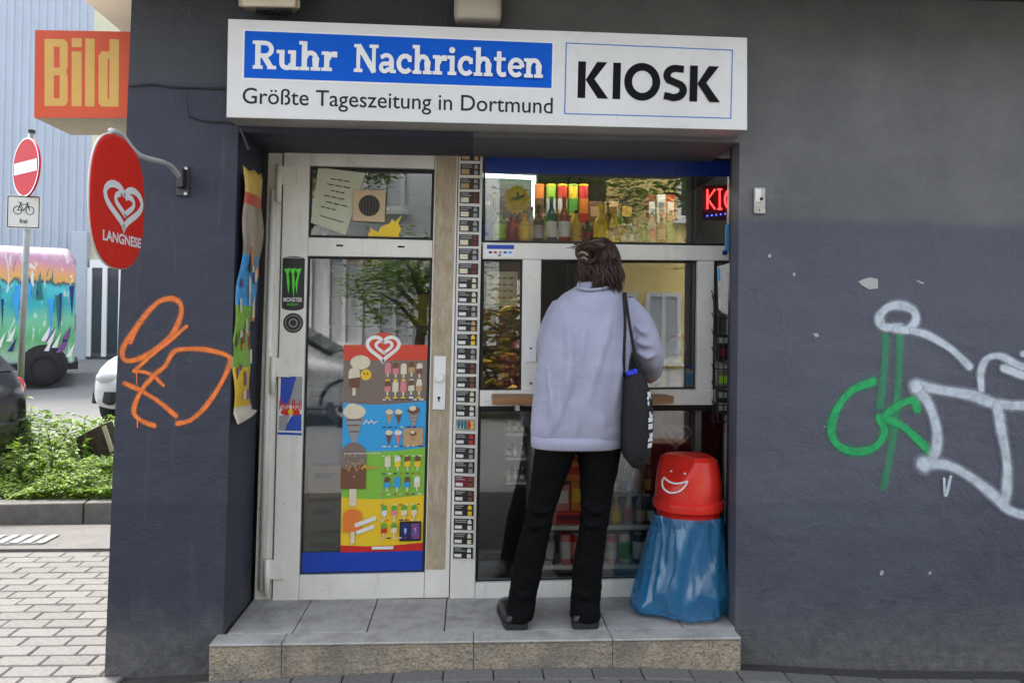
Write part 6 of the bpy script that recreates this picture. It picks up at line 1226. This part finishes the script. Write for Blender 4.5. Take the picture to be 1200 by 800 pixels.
mb = MB(); mb.box(vx1 - .004, vx1 + .012, vY + .12, vY + .30, vz + .95, vz + 1.25); mb.build('tail_light', 'tail_red', vn); mb = MB(); mb.box(vx0 + .4, vx1 + .06, vY + .06, vY + 1.84, vz + .28, vz + .42); mb.build('chassis', 'black', vn)
pv = Vector((vx1, vY, 0)); ra = math.radians(27); vn.rotation_euler = (0, 0, ra); vn.location = pv - Matrix.Rotation(ra, 3, 'Z') @ pv

# ------------------------------------------------------------------ weeds in the bed
rl_ = random.Random(2)
def leaf(mb, p, s, up=.4):
    a = rl_.uniform(0, 6.28); d = Vector((math.cos(a), math.sin(a), rl_.uniform(-.35, up))).normalized(); w = d.cross(Vector((rl_.uniform(-.4, .4), rl_.uniform(-.4, .4), 1))).normalized() * s * .36; n_ = d.cross(w).normalized() * s * .1
    mb.add([p, p + d*s*.4 + w - n_, p + d*s, p + d*s*.4 - w - n_, p + d*s*.45 + n_ * .6], [(0, 1, 4), (1, 2, 4), (2, 3, 4), (3, 0, 4)])
mb = MB()
def mound(x, y):
    return .06 + .20 * max(0, noise.noise(Vector((x * 1.3, y * 1.1, 7))) + .35) + .06 * (y - 2.5) + .05 * noise.noise(Vector((x * 4, y * 4, 1)))
for i in range(22000):
    y = 2.56 + 2.5 * rl_.random() ** 1.5; x = -1.52 - rl_.random() * (1.75 + 1.1 * (y - 2.5)); h = mound(x, y); z = bedz(x, y) + h * rl_.random() ** .45
    leaf(mb, Vector((x, y, z)), rl_.uniform(.018, .048) * (1.0 + .25 * (y - 2.5)))
setp(mb.build('ground_cover', 'leaf', fix=False), 'low leafy green weeds filling the bed behind the kerb', 'weeds', kind='stuff')
def weed(px, py_top, Y, label, n=40, big=.06, spread=.12):
    x = U(px, 500, Y).x; z0 = bedz(x, Y) - .02; zt = U(px, py_top, Y).z; t = thing('weed', label, 'plant', (x, Y, z0), 'tall weeds in the bed'); mb = MB(); mbl = MB()
    for k in range(4):
        q = Vector((x + rl_.uniform(-spread, spread), Y + rl_.uniform(-spread, spread), z0 + (zt - z0) * (1 if k == 0 else rl_.uniform(.55, .9)))); st_ = [Vector((x, Y, z0)), Vector((x, Y, z0)).lerp(q, .5) + Vector((rl_.uniform(-.03, .03), 0, .03)), q]; mb.tube(st_, [.006, .004, .002], 5)
        for i in range(n // 4): u_ = rl_.uniform(.25, 1); leaf(mbl, st_[0].lerp(st_[1], u_ * 2) if u_ < .5 else st_[1].lerp(st_[2], u_ * 2 - 1), rl_.uniform(.5, 1.1) * big, .8)
    mb.build('stem', M('stem', (.10, .16, .04), .6), t); mbl.build('foliage', 'leaf', t, fix=False)
for px, pt, Y, lab in ((12, 462, 3.9, 'tallest weed with round leaves beside the sign pole'), (34, 478, 3.7, 'weed with pale leaves right of the sign pole'), (62, 492, 3.4, 'bushy weed in the middle of the bed'), (100, 490, 3.5, 'bright leafy weed in front of the timber stump'), (50, 520, 3.0, 'low broad-leaved weed left of the bed middle'), (126, 520, 3.0, 'weed growing against the pier edge'), (24, 512, 3.0, 'leafy weed near the dark car'), (80, 530, 2.9, 'small weed below the timber stump')):
    weed(px, pt, Y, lab, 64, .075)
# broken timber
t = thing('timber_stump', 'dark broken timber leaning among the weeds', 'timber', U(112, 555, 3.6)); M('old_timber', (.045, .034, .026), .9, var=.5, scale=20, stretch=(1, 1, .3), bmp=.6)
mb = MB(); q = quad([(88, 513), (119, 497), (131, 540), (96, 556)], 3.6); mb.hexa(q, [p + Vector((.03, .14, .02)) for p in q]); mb.build('beam', 'old_timber', t, bevel=.008)
mb = MB(); q = quad([(119, 500), (123, 498), (133, 528), (129, 530)], 3.56); mb.hexa(q, [p + Vector((0, .02, 0)) for p in q]); mb.build('splinter', M('pale_timber', (.4, .34, .24), .9), t)
for k in range(3):
    mb = MB(); mb.tube([U(94 + k * 9, 545, 3.55), U(99 + k * 11, 568 - k * 4, 3.4)], .012, 6); mb.build('root', 'old_timber', t)

# ================================================================== ACROSS THE STREET (seen in the glass)
M('house_yellow', (.90, .70, .27), .85, var=.06, scale=1.5); M('house_grey', (.66, .68, .70), .85, var=.06, scale=1.5); M('roof_tile', (.20, .07, .045), .8, var=.2); M('curtain', (.5, .52, .56), .7)
def house(name, label, x0, x1, wall, wins, y=-13.0):
    t = thing(name, label, 'building', ((x0 + x1) / 2, y - 4, 0)); mb = MB(); mb.box(x0, x1, y - 8, y, -.1, 5.7); mb.build('wall', wall, t)
    mb = MB(); xm = (x0 + x1) / 2; mb.add([(x0 - .2, y + .4, 5.69), (x1 + .2, y + .4, 5.69), (x1 + .2, y - 8.4, 5.69), (x0 - .2, y - 8.4, 5.69), (x0, y - 4, 7.6), (x1, y - 4, 7.6)], [(0, 1, 2, 3), (0, 1, 5, 4), (3, 2, 5, 4), (0, 3, 4), (1, 2, 5)]); mb.build('roof', 'roof_tile', t)
    mb = MB(); mb.box(x0 - .001, x1 + .001, y, y + .05, -.1, .45); mb.build('plinth', 'house_grey', t)
    for (a, b, c, d) in wins:
        mb = MB()
        for bx in ((a, a + .09, c, d), (b - .09, b, c, d), (a + .09, b - .09, d - .09, d), (a + .09, b - .09, c, c + .09), ((a + b) / 2 - .04, (a + b) / 2 + .04, c + .09, d - .09)): mb.box(bx[0], bx[1], y, y + .07, bx[2], bx[3])
        w = mb.build('window', 'white', t); mb = MB(); mb.box(a + .08, b - .08, y + .002, y + .02, c + .08, d - .08); mb.build('pane', 'curtain' if (a * 7) % 2 > 1 else 'car_glass', w)
        mb = MB(); mb.box(a - .1, b + .1, y + .001, y + .16, c - .09, c - .001); mb.build('sill', 'white', w)
house('town_house', 'yellow rendered house across the street mirrored in the right panes', 3.0, 9.5, 'house_yellow', [(3.2, 3.7, .6, 2.15), (3.9, 4.7, .6, 2.15), (4.65 + .5, 6.1, .6, 2.15), (4.6, 5.5, 3.8, 5.0), (6.6, 7.6, 3.75, 5.0)])
house('town_house', 'pale grey house across the street mirrored in the door glass', -10, .6, 'house_grey', [(-4.3, -3.5, .9, 2.9), (-3.2, -2.4, .9, 2.9), (-2.1, -1.3, .9, 2.9), (-.9, -.1, .9, 2.9), (-4.3, -3.4, 3.9, 5.2), (-2.4, -1.5, 3.9, 5.2), (-.7, .1, 3.9, 5.2), (-6.5, -5.5, .9, 2.9), (-6.5, -5.5, 3.9, 5.2)])
M('brick_dark', (.085, .055, .045), .9, var=.25, scale=3)
house('town_house', 'narrow dark brick house between the grey and yellow houses across the street', .604, 2.996, 'brick_dark', [(1.0, 1.6, .9, 2.4), (2.0, 2.6, .9, 2.4)])
def tree(loc, h, r, label, n=3800, lm='leaf'):
    t = thing('street_tree', label, 'tree', loc, 'street trees across the road'); x, y, z = loc; mb = MB(); top = Vector((x + .1, y, z + h * .55)); mb.tube([Vector(loc), Vector((x + .03, y, z + h * .3)), top, Vector((x, y + .1, z + h * .85))], [.13, .10, .08, .03], 10)
    limbs = []
    for k in range(9): a = k * 2.4; e = Vector((x + r * .75 * math.cos(a), y + r * .75 * math.sin(a), z + h * (.62 + .04 * k))); s = Vector((x + .05, y, z + h * (.40 + .04 * k))); mb.tube([s, s.lerp(e, .5) + Vector((0, 0, .12)), e], [.05, .035, .012], 6); limbs.append((s, e))
    mb.build('trunk', M('bark', (.09, .07, .05), .9, var=.3), t, smooth=True); mb = MB(); cl = [s.lerp(e, rl_.uniform(.5, 1.15)) + Vector((rl_.uniform(-.3, .3), rl_.uniform(-.3, .3), rl_.uniform(-.35, .3))) for s, e in limbs for _ in range(5)]
    for i in range(n): c = rl_.choice(cl); p = c + Vector((rl_.gauss(0, .22), rl_.gauss(0, .22), rl_.gauss(0, .18))); leaf(mb, p, rl_.uniform(.08, .16), .2)
    mb.build('crown', lm, t, fix=False)
tree((4.1, -6.6, 0), 4.3, 1.75, 'leafy street tree mirrored in the upper window', 3800); tree((-3.4, -10.8, 0), 7.4, 2.2, 'tall dark street tree mirrored in the upper door glass', 8000); tree((1.9, -11.2, 0), 6.6, 1.75, 'slender street tree mirrored behind the bottles', 6500); tree((-1.0, -10.2, 0), 3.0, 1.2, 'small round tree mirrored in the door glass', 2600)
m, nt, b_ = new_mat('leaf_yellow'); oi = N(nt, 'NewGeometry'); nt.links.new(ramp(nt, [(0, (.10, .14, .02)), (.5, (.40, .30, .03)), (1, (.5, .22, .03))], oi.outputs['Random Per Island']), b_.inputs['Base Color'])
mb = MB()
for i in range(1500): p = Vector((rl_.uniform(-.3, 1.6), -8 + rl_.gauss(0, .3), rl_.uniform(.3, 2.0) * rl_.random() ** .4)); leaf(mb, p, rl_.uniform(.14, .30))
t = thing('autumn_bush', 'yellow green bush across the street mirrored in the left pane', 'bush', (.6, -8, 0)); mb.build('foliage', 'leaf_yellow', t, fix=False); mb = MB(); [mb.tube([Vector((.6, -8, 0)), Vector((.6 + .18 * k, -8, 1.0)), Vector((.6 + .25 * k, -8, 1.6))], [.03, .02, .01], 6) for k in range(-3, 4)]; mb.build('stems', 'bark', t)
car('parked_car', 'silver car across the street mirrored low in the door glass', 'paint_silver', (-3.0, -7.6, -.02), 0)
